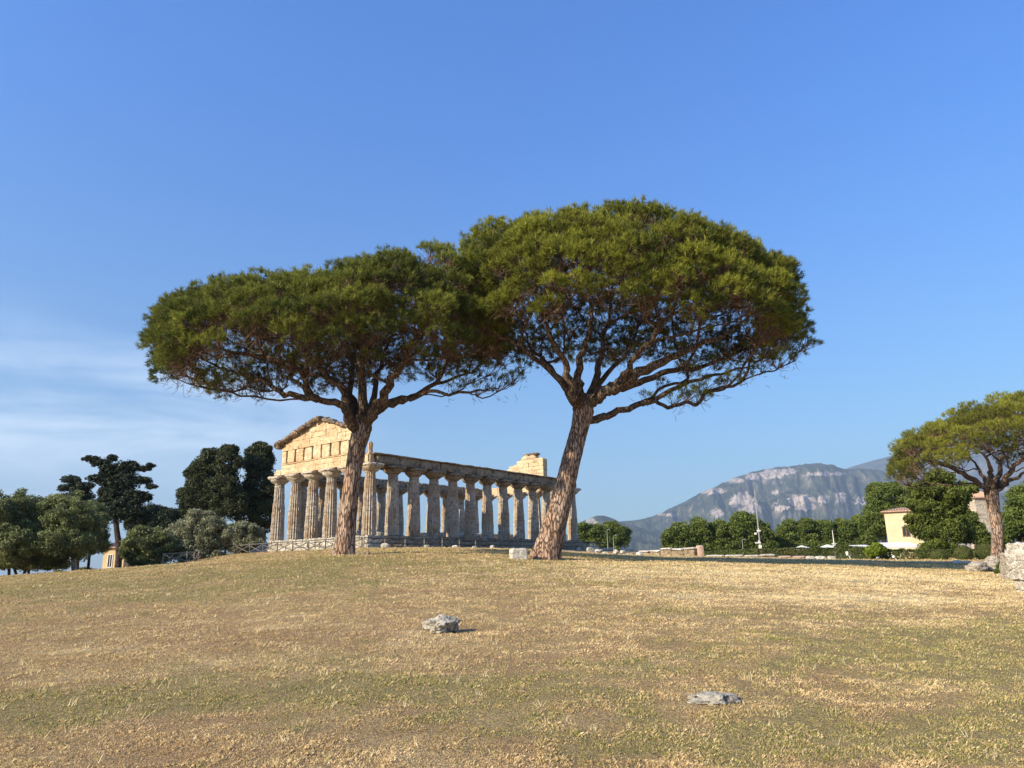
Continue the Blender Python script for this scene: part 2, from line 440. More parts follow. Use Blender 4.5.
def green(x, y):
    g = .36+(fbm(x*.35, y*.6, 3)-.5)*1.0+(fbm(x*.9+4, y*1.1, 23)-.5)*.5
    for bx, by, rx, ry, a in GB:
        g = g+a*np.exp(-((x-bx)/rx)**2-((y-by)/ry)**2)
    return np.clip(g+(fbm(x*2.6, y*2.6, 9)-.5)*1.3, 0, 1)
PB = []
for px, py, rx, ry in [(720, 570, 12, 9), (860, 576, 14, 9), (970, 583, 8, 6), (840, 598, 6, 2.5), (640, 572, 6, 4)]:
    gx, gy = ghit(px, py); PB.append((gx, gy, rx, ry))
def pale(x, y):
    g = (fbm(x*.22, y*.5, 77)-.62)*1.2
    for bx, by, rx, ry in PB: g = np.maximum(g, .85*np.exp(-((x-bx)/rx)**2-((y-by)/ry)**2)-.15)
    return np.clip(g+(fbm(x*1.1, y*1.6, 19)-.5)*1.5, 0, 1)
rr = np.concatenate([[0], np.geomspace(1.0, 130, 230), np.geomspace(140, 14000, 40)])
aa = np.concatenate([np.linspace(-math.pi*.72, math.pi*.72, 330)*1.0, np.linspace(math.pi*.76, math.pi*1.24, 14)])
A_, R_ = np.meshgrid(aa, rr[1:])
GX = R_*np.sin(A_); GY = R_*np.cos(A_)
gz = H(GX.ravel(), GY.ravel()).reshape(GX.shape)
gm = MB()
V = np.stack([GX.ravel(), GY.ravel(), gz.ravel()], 1)
V = np.vstack([V, [[0, 0, hz(0, 0)]]])
na = len(aa); nr = len(rr)-1
i = np.arange(nr-1)[:, None]*na; j = np.arange(na)[None]; k = (j+1) % na
Fq = np.stack([i+j, i+na+j, i+na+k, i+k], -1).reshape(-1, 4)
ctr = np.stack([np.full(na, nr*na), np.arange(na), (np.arange(na)+1) % na], -1)
gm.add(V, [Fq, ctr], green(V[:, 0], V[:, 1])*(1-pale(V[:, 0], V[:, 1]))-pale(V[:, 0], V[:, 1]))
def ground_mat():
    t = NT('dry_mown_grass', .95, .05); v = t.world(); g = t.attr('green')
    n1 = t.noise(v, .5, 5, .6); n2 = t.noise(v, 4., 5, .65); n3 = t.noise(t.world((1, 1, 1)), 38, 4, .7); n4 = t.noise(v, 13, 4, .7)
    straw = t.mix(t.ramp(n2, .35, .65), (.48, .34, .16), (.66, .495, .25))
    straw = t.mix(t.ramp(n1, .4, .62), straw, (.49, .325, .17))
    gr = t.mix(t.ramp(n4, .35, .65), (.33, .27, .11), (.50, .39, .19))
    straw = t.mix(t.ramp(t.math('ADD', t.math('MULTIPLY', g, -1.), t.math('MULTIPLY', t.math('SUBTRACT', n2, .5), .6)), .1, .9), straw, (.80, .66, .38))
    c = t.mix(t.ramp(t.math('ADD', g, t.math('MULTIPLY', t.math('SUBTRACT', n4, .5), .9)), .25, .75), straw, gr)
    c = t.mix(t.ramp(n3, .36, .56, .75, 0.), c, (.17, .11, .06))
    c = t.mix(t.ramp(n3, .55, .78, 0., .6), c, (.62, .49, .28))
    c = t.mix(t.ramp(n4, .50, .68, 0., .45), c, (.20, .135, .07)); c = t.mix(t.ramp(t.noise(v, 1.9, 6, .7), .54, .68, 0., .35), c, (.27, .19, .10))
    t.bump(t.math('ADD', t.math('MULTIPLY', n3, .6), n4), .09, 1.0)
    return t.col(c)
M['ground'] = ground_mat()
g = link('ground', gm.mesh('ground', True, 'green'), M['ground']); tag(g, kind='structure')

# grass blades: short mown straw with green tufts
def blade_mat():
    t = NT('grass_blades', .8, .15); a = t.attr('tint'); c = t.mix(t.ramp(a, 0., .5), (.43, .292, .137), (.84, .65, .35)); c = t.mix(t.ramp(a, .5, .95), c, (.88, .74, .43))
    c = t.mix(t.ramp(a, 1., 1.01), c, t.mix(t.ramp(a, 1., 1.5), (.17, .185, .045), (.45, .41, .14)))
    t.col(c)
    tr = t.node('ShaderNodeBsdfTranslucent'); t.put(c, tr.inputs[0]); ms = t.node('ShaderNodeMixShader'); ms.inputs[0].default_value = .3
    t.t.links.new(t.b.outputs[0], ms.inputs[1]); t.t.links.new(tr.outputs[0], ms.inputs[2]); t.t.links.new(ms.outputs[0], t.o.inputs[0])
    return t.m
M['blade'] = blade_mat()
rg = np.random.RandomState(5)
def grass(name, n, d0, d1, hmul, clump, label):
    d = d0*(d1/d0)**rg.uniform(0, 1, n); a = rg.uniform(-.92, .92, n)
    x = d*a*1.0; y = d
    # gather into tufts
    cx = np.round(x/clump+rg.normal(0, .25, n))*clump; cy = np.round(y/clump+rg.normal(0, .25, n))*clump
    pull = rg.uniform(0, .75, n)*(fbm(cx*7, cy*7, 4) > .48)
    x = x*(1-pull)+cx*pull; y = y*(1-pull)+cy*pull
    z = H(x, y); pq = pale(x, y); gq = green(x, y)*(1-pq*.8)
    isg = rg.uniform(0, 1, n) < np.clip(gq*1.1-.15, 0, .62)
    tf = fbm(x*4.2, y*4.2, 61, 3); bare = (fbm(x*2.6+7, y*2.6, 31) < .34) & (rg.uniform(0, 1, n) < .5)
    size = (.008+.00085*y)*rg.uniform(.5, 1.5, n)*hmul*np.clip(.35+2.6*(tf-.28), .25, 2.0)*np.where(bare, .25, 1.)
    wd = (.0008+.00024*y)*rg.uniform(.7, 1.5, n)
    th = rg.uniform(0, 2*math.pi, n); lean = rg.uniform(.2, 1.5, n)*np.where(isg, .7, 1.1)
    dx = np.cos(th)*size*lean; dy = np.sin(th)*size*lean
    ox = -np.sin(th+rg.normal(0, .8, n))*wd; oy = np.cos(th)*wd
    b1 = np.stack([x-ox, y-oy, z-.004], 1); b2 = np.stack([x+ox, y+oy, z-.004], 1)
    m1 = np.stack([x+dx*.45+ox*.7, y+dy*.45+oy*.7, z+size*.75], 1); tp = np.stack([x+dx, y+dy, z+size*.95], 1)
    V = np.stack([b1, b2, m1, tp], 1).reshape(-1, 3)
    tn = rg.uniform(0, .5, n)*np.clip(.35+1.5*(fbm(x*2.1, y*2.1, 44)-.2), .3, 1)
    tint = np.where(isg, 1.02+rg.uniform(0, .5, n), tn+.49*pq)
    f = np.arange(n)[:, None]*4
    mb = MB(); mb.add(V, [f+np.array([[0, 1, 2]]), f+np.array([[0, 2, 3]])], np.repeat(tint, 4))
    o = link(name, mb.mesh(name, False, 'tint'), M['blade']); tag(o, label, 'grass', kind='stuff')
grass('grass', 1300000, 3.6, 75, 1.0, .16, 'short dry mown grass with green tufts covering the whole field')
# a few taller bleached stalk tufts
def stalks():
    mb = MB(); r = np.random.RandomState(8)
    for k in range(420):
        Y = 4+22*r.uniform()**1.5; X = r.uniform(-.85, .85)*Y; zz = hz(X, Y); n = r.randint(3, 9); h = r.uniform(.05, .12)*(.8+Y*.03)
        for q in range(n):
            th = r.uniform(0, 6.28); l = r.uniform(.2, .9); w = .0016+.0003*Y
            x, y = X+r.normal(0, .03), Y+r.normal(0, .03)
            tip = (x+math.cos(th)*h*l, y+math.sin(th)*h*l, zz+h*r.uniform(.6, 1.))
            mb.add([(x-w, y, zz), (x+w, y, zz), tip], np.array([[0, 1, 2]]), r.uniform(.5, .95) if r.uniform() < .75 else r.uniform(1.3, 1.5))
    o = link('dry_stalks', mb.mesh('dry_stalks', False, 'tint'), M['blade']); tag(o, 'bleached taller grass stalks scattered over the mown field', 'grass', kind='stuff')
stalks()

# asphalt lane on the right with sandy verge
def ribbon(name, pts, w0, w1, lift, m, nseg=90, ncr=8, rag=.0):
    P = smooth_path(np.array([(a, b, 0) for a, b in pts]), 14)
    T = uni(np.gradient(P, axis=0)); N = np.stack([-T[:, 1], T[:, 0], 0*T[:, 0]], 1)
    V = []; s = np.linspace(0, 1, ncr)
    for q, (p, n_) in enumerate(zip(P, N)):
        a = w0+rag*(mnoise.noise(Vector((q*.31, 1.7, w0)))); b = w1+rag*(mnoise.noise(Vector((q*.27, 9.1, w1))))
        V += [p+n_*(a+(b-a)*t) for t in s]
    V = np.array(V); V[:, 2] = H(V[:, 0], V[:, 1])+lift
    i = np.arange(len(P)-1)[:, None]*ncr; j = np.arange(ncr-1)[None]
    f = np.stack([i+j, i+ncr+j, i+ncr+j+1, i+j+1], -1).reshape(-1, 4)[:, ::-1]
    mb = MB(); mb.add(V, [f]); o = link(name, mb.mesh(name, True), m); tag(o, kind='structure'); return o
road_line = [(-6, 84), (3, 70), (9, 62), (20, 58), (31, 55), (40, 52.5), (56, 50), (90, 47)]
M['asphalt'] = simple('worn_asphalt', (.28, .22, .145), (.34, .265, .18), 2.5, 1., .0, 0.)
M['sand'] = simple('sandy_gravel', (.46, .37, .25), (.36, .285, .185), 3.0, 1., .0, 0.)
ribbon('road', road_line, -.8, 2.2, .03, M['asphalt'])
ribbon('gravel_verge', road_line, 2.2, 6.4, .022, M['sand'], rag=.4)
ribbon('road_edge_grass', road_line, -1.8, -.8, .016, M['sand'], rag=1.2)

# ---------------------------------------------------------------- mountains
def interp_profile(prof, Y):
    P = [at(px, py, Y) for px, py in prof]
    return np.array([p[0]/Y for p in P]), np.array([p[2] for p in P])
def mount(name, prof, Y0, Y1, Y2, nu, ny, rough, seed, cliffs=()):
    U, Z = interp_profile(prof, Y1)
    u = np.linspace(U[0], U[-1], nu); zc = np.interp(u, U, Z)
    k = np.ones(5)/5; zc = np.convolve(np.pad(zc, 2, 'edge'), k, 'valid')
    y = np.concatenate([np.linspace(Y0, Y1, ny), np.linspace(Y1, Y2, ny//3)[1:]])
    UU, YY = np.meshgrid(u, y)
    t = np.clip((YY-Y0)/(Y1-Y0), 0, 1); tb = np.clip((YY-Y1)/(Y2-Y1), 0, 1)
    w = fbm(UU*26+3, YY/900., seed, 5)-.5
    ridg = 1-2*np.abs(fbm(UU*34+YY/2600., YY/1500., seed+5, 5)-.5)
    ts = np.clip(t+w*.22*np.sin(np.pi*t), 0, 1)
    # stepped shape: foothill slope, lower cliff, bench, upper cliff, rounded top
    g = np.interp(ts, [0, .25, .45, .52, .70, .76, .9, 1.0], [0, .13, .30, .50, .62, .82, .95, 1.0])
    zz = zc[None]*g*(1-tb**1.5*.9)+(ridg-.75)*rough*np.sin(np.pi*np.clip(t, 0, 1))**.8*zc[None]*.9
    zz = zz+(fbm(UU*260, YY/170., seed+9, 3)-.5)*14*np.sin(np.pi*np.clip(t*.9+.1, 0, 1))-4
    X = UU*YY
    cl = np.zeros_like(X)
    for px, py, rx, ry, a in cliffs:
        p = at(px, py, 1.0); cu = p[0]; cs = (p[2]-CZ); sl_ = (zz-CZ)/YY
        cl = np.maximum(cl, a*np.exp(-((UU-cu)/(rx/F))**2-((sl_-cs)/(ry/F))**2))
    V = np.stack([X.ravel(), YY.ravel(), zz.ravel()], 1)
    n0 = nu; m0 = len(y); i = np.arange(m0-1)[:, None]*n0; j = np.arange(n0-1)[None]
    f = np.stack([i+j, i+j+1, i+n0+j+1, i+n0+j], -1).reshape(-1, 4)
    mb = MB(); mb.add(V, [f], cl.ravel())
    o = link(name, mb.mesh(name, True, 'cliff'), M['mountain']); tag(o, kind='structure'); return o
def mountain_mat():
    t = NT('mountain_slopes', 1., .0); v = t.world(); a = t.attr('cliff')
    ge = t.node('ShaderNodeNewGeometry'); sp = t.node('ShaderNodeSeparateXYZ'); t.t.links.new(ge.outputs['Normal'], sp.inputs[0])
    vs = t.world((1, .6, .35)); n1 = t.noise(vs, .017, 8, .7); n2 = t.noise(v, .02, 5, .6)
    scrub = t.mix(t.ramp(t.noise(v, .006, 6, .65), .38, .62), (.028, .04, .030), (.075, .085, .052))
    rockc = t.mix(t.ramp(n2, .35, .65), (.22, .185, .16), (.50, .42, .36))
    m = t.ramp(t.math('ADD', t.math('MULTIPLY', a, .50), n1), .66, .77)
    steep = t.ramp(sp.outputs['Z'], .80, .62, 0., .35)
    m = t.math('MAXIMUM', m, t.math('MULTIPLY', steep, t.ramp(n1, .48, .6)))
    t.bump(n1, 40., .8)
    return t.col(t.mix(m, scrub, rockc))
M['mountain'] = mountain_mat()
MAIN = [(520, 548), (560, 536), (600, 527), (620, 521), (640, 519.5), (652, 516.5), (662, 512.5), (672, 507), (690, 499), (700, 493.5), (712, 488), (722, 483.5), (735, 477.5), (745, 474), (760, 470), (775, 467.5), (790, 466.5), (805, 464), (820, 463), (832, 465), (846, 469), (862, 468), (880, 470), (905, 476), (940, 484), (1060, 500)]
CL = [(712, 491, 16, 3.4, 1.), (735, 481, 10, 3., .9), (752, 477, 8, 3.5, 1.), (772, 474, 12, 5, 1.2), (788, 471, 10, 3.5, 1.), (672, 515, 9, 2.2, .8), (660, 514, 4, 2, .8), (742, 500, 12, 8, .95), (752, 508, 14, 5, .9), (718, 513, 8, 5, .8),
      (800, 500, 14, 6, 1.), (806, 507, 10, 4, 1.), (783, 508, 9, 3, 1.), (825, 499, 8, 5, .9), (840, 497, 7, 6, .9), (820, 474, 18, 2.2, .8), (838, 474, 8, 2, .8), (776, 492, 6, 5, .6), (860, 500, 8, 7, .6), (866, 512, 6, 5, .8), (770, 500, 40, 20, .18)]
mount('mountain', MAIN, 4300, 7000, 9000, 620, 200, .26, 11, CL)
mount('mountain_ridge', [(780, 505), (815, 484), (845, 468.5), (870, 461), (895, 454.5), (930, 446), (970, 440), (1100, 428), (1300, 440)], 7800, 10500, 12500, 300, 90, .16, 31, [(866, 478, 10, 8, .4)])
mount('hill', [(550, 545), (570, 533), (583, 522), (590, 517.5), (597, 515), (604, 515), (612, 517.5), (620, 521.5), (640, 527), (670, 540)], 3600, 5200, 6400, 200, 80, .2, 51, [(590, 521, 5, 4, 1.1), (596, 524, 5, 3, .7)])

# ---------------------------------------------------------------- the temple
TR = root('temple', (TX, TY, TZ), 'ruined Doric temple with fluted columns and a warm stone gable, behind the pines', 'temple', rz=-.6582)
S_ = 2.63
def tpart(name, mb, m, smooth=False, parent=None):
    return link(name, mb.mesh(name, smooth), M[m], parent or TR)
def column_mesh(seed):
    rg = np.random.RandomState(seed); mb = MB(); nf = 18; n = nf*2; th = np.arange(n)*2*math.pi/n
    hs = np.concatenate([np.linspace(0, 5.32, 44)]); drums = np.cumsum(rg.uniform(.75, 1.25, 7)); V = []
    for z in hs:
        t = z/5.32; r = .64-.20*t**1.35+.018*math.sin(math.pi*t)
        gr = min([abs(z-d) for d in drums]); joint = .022*math.exp(-(gr/.05)**2)
        rr_ = r*(1-np.where(np.arange(n) % 2 == 0, .19, 0.))-joint
        V += [(rr_[i]*math.cos(th[i]), rr_[i]*math.sin(th[i]), z) for i in range(n)]
    V = np.array(V); rad = V*np.array([1, 1, 0]); 
    w = noise3(V, 1.3, seed*3.1)*.04+noise3(V, 4.5, seed*1.7)*.02+np.minimum(0, noise3(V, 2.2, seed*5.3)+.28)*.16
    V = V+uni(rad)*w[:, None]
    m = len(hs); i = np.arange(m-1)[:, None]*n; j = np.arange(n)[None]; k = (j+1) % n
    mb.add(V, [np.stack([i+j, i+k, i+n+k, i+n+j], -1).reshape(-1, 4)])
    sh = mb.mesh('column')
    mb = MB(); n = 28; th = np.arange(n)*2*math.pi/n; V = []
    prof = [(.44, 5.30), (.47, 5.36), (.62, 5.46), (.77, 5.58), (.86, 5.70), (.88, 5.78), (.80, 5.82)]
    for r, z in prof: V += [(r*math.cos(t), r*math.sin(t), z) for t in th]
    V = np.array(V); V = V+uni(V*np.array([1, 1, 0]))*(noise3(V, 2.2, seed*2.3)*.09+noise3(V, 6, seed)*.035)[:, None]
    m = len(prof); i = np.arange(m-1)[:, None]*n; j = np.arange(n)[None]; k = (j+1) % n
    mb.add(V, [np.stack([i+j, i+k, i+n+k, i+n+j], -1).reshape(-1, 4)])
    rblock(mb, -.92, .92, -.92, .92, 5.80, 6.12, .075, .16, .12, seed*1.3, 1.9)
    return sh, mb.mesh('capital')
CM = [column_mesh(k+1) for k in range(7)]
spots = [(i, 0) for i in range(6)]+[(i, 12) for i in range(6)]+[(0, j) for j in range(1, 12)]+[(5, j) for j in range(1, 12)]
CG = {}; SG = {}
for q, (i, j) in enumerate(spots):
    sh, cp = CM[(q*3+i+j) % 7]
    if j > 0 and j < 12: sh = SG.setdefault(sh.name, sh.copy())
    if not sh.materials and 0 < j < 12: sh.materials.append(M['temple_column_shaded'])
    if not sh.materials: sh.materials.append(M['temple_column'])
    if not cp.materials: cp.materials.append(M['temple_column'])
    if 0 < j < 12: cp = CG.setdefault(cp.name, cp.copy()); cp.materials[0] = M['temple_capital_shaded']
    o = bpy.data.objects.new('column', sh); COL.objects.link(o); o.parent = TR; o.location = (i*S_, j*S_, 0); o.rotation_euler = (0, 0, (q*5 % 20)*math.pi/10)
    c = bpy.data.objects.new('capital', cp); COL.objects.link(c); c.parent = o; c.rotation_euler = (0, 0, -o.rotation_euler.z)
# stepped platform of big blocks
rg = np.random.RandomState(2)
def step_course(x0, x1, y0, y1, z0, z1, inner, nm, m, seed, amp=.07):
    mb = MB()
    def run(a0, a1, f):
        a = a0
        while a < a1-.3:
            L = min(rg.uniform(.9, 1.9), a1-a); L = a1-a if a1-a-L < .5 else L
            f(a+.004, a+L-.004, rg.uniform(-.05, .05), rg.uniform(-.04, .03)); a += L
    sd_ = [seed]
    def blk(*b):
        sd_[0] += 1.37; rblock(mb, *b, amp, .22, .03, sd_[0], 2.6)
    run(x0, x1, lambda a, b, o, h: blk(a, b, y0+o, y0+inner, z0, z1+h))
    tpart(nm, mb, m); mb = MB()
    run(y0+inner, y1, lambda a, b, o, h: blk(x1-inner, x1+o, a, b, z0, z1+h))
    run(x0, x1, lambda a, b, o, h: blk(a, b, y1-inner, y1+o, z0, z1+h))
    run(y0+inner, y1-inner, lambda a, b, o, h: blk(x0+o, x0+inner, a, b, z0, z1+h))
    tpart(nm, mb, 'temple_grey_shaded')  # side and rear courses darker than the front: shade painted into the stone
e = .85
step_course(-e, 5*S_+e, -e, 12*S_+e, -.40, -.03, 1.9, 'step', 'temple_step', 1)
step_course(-e-.42, 5*S_+e+.42, -e-.42, 12*S_+e+.42, -.80, -.42, 1.6, 'step', 'temple_step', 50)
step_course(-e-.86, 5*S_+e+.86, -e-.86, 12*S_+e+.86, -1.35, -.82, 1.6, 'step', 'temple_step', 90, .10)
mb = MB(); rblock(mb, .9, 5*S_-.9, .9, 12*S_-.9, -.6, -.10, .05, 1.2); tpart('floor', mb, 'temple_step')
# entablature on the long sides: one eroded architrave course
def arch_run(X, hw, y0, y1, zt, seed, m='temple_grey_shaded'):
    mb = MB(); y = y0; k = 0
    while y < y1-.1:
        L = min(S_, y1-y); L = y1-y if y1-y-L < .8 else L
        rblock(mb, X-hw, X+hw, y+.01, y+L-.01, 6.13, zt+rg.uniform(-.05, .05), .05, .2, .07, seed+k*2.3, 1.7); y += L; k += 1
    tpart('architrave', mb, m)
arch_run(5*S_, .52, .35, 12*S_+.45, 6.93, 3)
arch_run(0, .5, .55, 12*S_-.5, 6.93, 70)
mb = MB(); rblock(mb, 5*S_-.75, 5*S_+.72, -.05, 12*S_+.3, 6.90, 7.06, .06, .25, .06, 8., 1.3); tpart('cornice', mb, 'temple_grey_shaded')
# chunks left on the corner capitals
mb = MB(); rblock(mb, 5*S_-.45, 5*S_+.25, -.45, .3, 6.1, 7.0, .09, .14, .25, 5); rblock(mb, 5*S_-.25, 5*S_+.12, -.25, .2, 6.95, 8.05, .08, .14, .25, 9); tpart('corner_block', mb, 'temple_yellow')
mb = MB(); rblock(mb, -.35, .8, -.45, .4, 6.1, 6.7, .09, .14, .2, 15); tpart('corner_block', mb, 'temple_yellow')
# gable front
def facade(y0, y1, xa, xb, nm, apex=None):
    mb = MB(); x = xa; k = 0
    for z0, z1, L0 in ((6.13, 6.62, 2.63), (6.63, 7.08, 2.2)):
        x = xa
        while x < xb-.1:
            L = min(L0, xb-x); L = xb-x if xb-x-L < .9 else L
            rblock(mb, x+.002, x+L-.002, y0+(.0 if z0 < 6.5 else .02), y1, z0, z1, .03, .2, .012, k*1.9+y0, 1.7); x += L; k += 1
    tpart('architrave', mb, 'temple_yellow')
facade(-.55, .5, .86, 12.0, 'front')
mb = MB(); rblock(mb, .80, 12.1, -.60, .5, 7.09, 7.20, .025, .2, .02, 4); tpart('moulding', mb, 'temple_yellow')
mb = MB(); rblock(mb, .95, 11.9, -.12, .45, 7.21, 8.42, .02, .4, .02, 44.)
sl = [0.86]+[1.66+1.315*k for k in range(8)]+[12.0]
for k in range(len(sl)-1):
    a, b = sl[k]+(.10 if k else 0), sl[k+1]-.11
    rblock(mb, a, b, -.56+rg.uniform(-.02, .02), -.14, 7.21, 8.42+rg.uniform(-.04, .05), .03, .18, .035, k*4.1, 2.)
tpart('frieze', mb, 'temple_yellow')
# tympanum: courses of blocks under the raking line
def rake(x): return 8.98+.262*(min(max(x-.15, 0), 12.85-max(x-.15, 0)+.0))*1.0
def top_at(x): return 9.0+(10.74-9.0)*(1-abs(x-6.5)/5.7)
mb = MB(); z = 8.43; k = 0
def wedge_block(mb, x0, x1, y0, y1, z0, z1, topf, seed, amp=.03):
    b = MB(); rblock(b, x0, x1, y0, y1, z0, z1, amp, .18, .012, seed, 2.)
    V = b.v[0]; lim = np.array([topf(v[0]) for v in V]); V[:, 2] = np.minimum(V[:, 2], lim); mb.add(V, [f-0 for f in b.f[4]])
while z < 10.7:
    hh = [.30, .52, .5, .48, .5, .4][k] if k < 6 else .4
    x = .88+rg.uniform(0, .0)
    while x < 12.0:
        L = rg.uniform(.9, 1.6) if x < 10.4 else 12.0-x
        if 12-x-L < .5: L = 12-x
        xm = x+L/2
        if max(top_at(x), top_at(x+L), top_at(xm)) > z+.03:
            wedge_block(mb, x+.002, x+L-.002, -.52+rg.uniform(-.03, .03)+(-.05 if k == 0 else 0), .40, z+.001, z+hh-.001, top_at, x*3+z)
        x += L
    z += hh; k += 1
tpart('tympanum', mb, 'temple_yellow')
# raking cornice, eroded and dark
mb = MB()
def slab(mb, xa, za, xb, zb, th, y0, y1, seed, amp=.09):
    b = MB(); L = math.hypot(xb-xa, zb-za); rblock(b, 0, L, y0, y1, 0, th, amp, .17, .1, seed, 2.3)
    V = b.v[0].copy(); c, s = (xb-xa)/L, (zb-za)/L
    mb.add(np.stack([xa+V[:, 0]*c-V[:, 2]*s, V[:, 1], za+V[:, 0]*s+V[:, 2]*c], 1), b.f[4])
xs = [.15, 1.3, 2.5, 3.6, 4.9, 6.0, 6.9]
for k in range(6): slab(mb, xs[k]+.02, top_at(max(xs[k], .8))+.0+(-.18 if k == 0 else 0), xs[k+1], top_at(min(xs[k+1], 6.5))+.01, .46+rg.uniform(-.05, .05), -1.12+rg.uniform(-.10, .10), .55, k*3.7, .15)
xs = [6.9, 8.0, 9.1, 10.3, 11.3, 12.1]
for k in range(5): slab(mb, xs[k]+.02, top_at(xs[k])+.01, xs[k+1], top_at(xs[k+1])+.01, .30+rg.uniform(-.05, .05), -.8+rg.uniform(-.15, .10), .5, 40+k*3.7, .12)
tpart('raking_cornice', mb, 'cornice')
mb = MB(); rblock(mb, .1, .8, -1.0, -.1, 8.75, 9.05, .08, .14, .1, 77); tpart('cornice_stub', mb, 'cornice')
# rear front: architrave, remnant of frieze and gable
yb = 12*S_
mb = MB(); x = -.5; k = 0
while x < 13.6:
    L = min(2.63, 13.65-x); rblock(mb, x+.01, x+L-.01, yb-.5, yb+.45, 6.13, 7.05, .05, .2, .04, 100+k*2, 1.7); x += L; k += 1
    if L < .5: break
tpart('architrave', mb, 'temple_yellow')
prof_w = [(2.3, 7.6), (2.6, 8.3), (3.4, 8.8), (3.9, 9.4), (5.0, 9.8), (6.2, 10.5), (7.0, 10.75), (8.0, 10.6), (9.45, 10.1)]
def top_w(x): return float(np.interp(x, [p[0] for p in prof_w], [p[1] for p in prof_w]))+.10*math.sin(x*5)
mb = MB(); z = 7.08; k = 0
while z < 10.8:
    hh = [.60, .62, .45, .5, .5, .5, .5, .5][k]; x = 2.3
    while x < 9.4:
        L = rg.uniform(.8, 1.5); L = 9.45-x if 9.45-x-L < .6 else L
        if top_w(x+L/2) > z+.12: wedge_block(mb, x+.003, x+L-.003, yb-.46+rg.uniform(-.04, .04), yb+.4, z+.001, z+hh-.001, top_w, x*3+z+5, .04)
        x += L
    z += hh; k += 1
tpart('rear_gable_wall', mb, 'temple_yellow')
mb = MB(); rblock(mb, 6.2, 7.0, yb-.4, yb+.4, 10.6, 11.0, .1, .14, .15, 3); tpart('loose_block', mb, 'cornice')
mb = MB(); rblock(mb, 7.2, 8.5, yb-.5, yb+.45, 10.68, 10.98, .09, .14, .12, 13); tpart('loose_block', mb, 'cornice')
mb = MB(); rblock(mb, 9.3, 11.0, yb-.5, yb+.4, 7.06, 7.5, .09, .2, .15, 23); tpart('loose_block', mb, 'cornice')
# low cella remains between the colonnades
mb = MB()
for (x0, x1, y0, y1, h) in [(3.4, 4.3, 7.5, 15, .55), (3.4, 4.2, 16, 26, .8), (9., 9.8, 8, 14, .6), (8.9, 9.8, 15.5, 25.5, .7), (4.4, 5.4, 5.0, 6.0, .9), (7.8, 8.8, 5.0, 6.0, .6), (5, 8.6, 24.8, 25.6, .9), (4.3, 6., 15.4, 16.1, 1.1)]:
    rblock(mb, x0, x1, y0, y1, -.12, h, .12, .35, .15, x0+y0, .9)
tpart('cella_wall', mb, 'temple_step')

# ---------------------------------------------------------------- vegetation builders
def sticks(mb, A, B, r0, r1, attr=0.):
    A = np.asarray(A, float); B = np.asarray(B, float); n = len(A)
    if not n: return
    T = uni(B-A); a = np.cross(T, np.array([.31, .17, .93])); a = uni(a); b = np.cross(T, a)
    r0 = np.broadcast_to(r0, (n,))[:, None]; r1 = np.broadcast_to(r1, (n,))[:, None]; V = []
    for P, r in ((A, r0), (B, r1)):
        for th in (0, 2.094, 4.189): V.append(P+r*(a*math.cos(th)+b*math.sin(th)))
    V = np.stack(V, 1).reshape(-1, 3); f = np.arange(n)[:, None]*6
    mb.add(V, [f+np.array([[i, (i+1) % 3, 3+(i+1) % 3, 3+i]]) for i in range(3)], attr)
def needles(mb, C, AX, rg, nb=26, ln=(.16, .28), w=(.011, .019), spread=.85, tint=None):
    n = len(C); C = np.repeat(C, nb, 0); AX = np.repeat(AX, nb, 0); N = n*nb
    D = uni(AX*.75+rg.normal(0, 1, (N, 3))*spread*.6); L = rg.uniform(ln[0], ln[1], N)[:, None]
    P = C+rg.normal(0, .05, (N, 3)); S = uni(np.cross(D, rg.normal(0, 1, (N, 3))))*rg.uniform(w[0], w[1], N)[:, None]
    V = np.stack([P-S, P+S, P+D*L], 1).reshape(-1, 3)
    t = np.repeat(tint if tint is not None else rg.uniform(0, 1, n), nb)+rg.normal(0, .15, N)
    mb.add(V, [np.arange(N)[:, None]*3+np.array([[0, 1, 2]])], np.repeat(np.clip(t, 0, 1), 3))

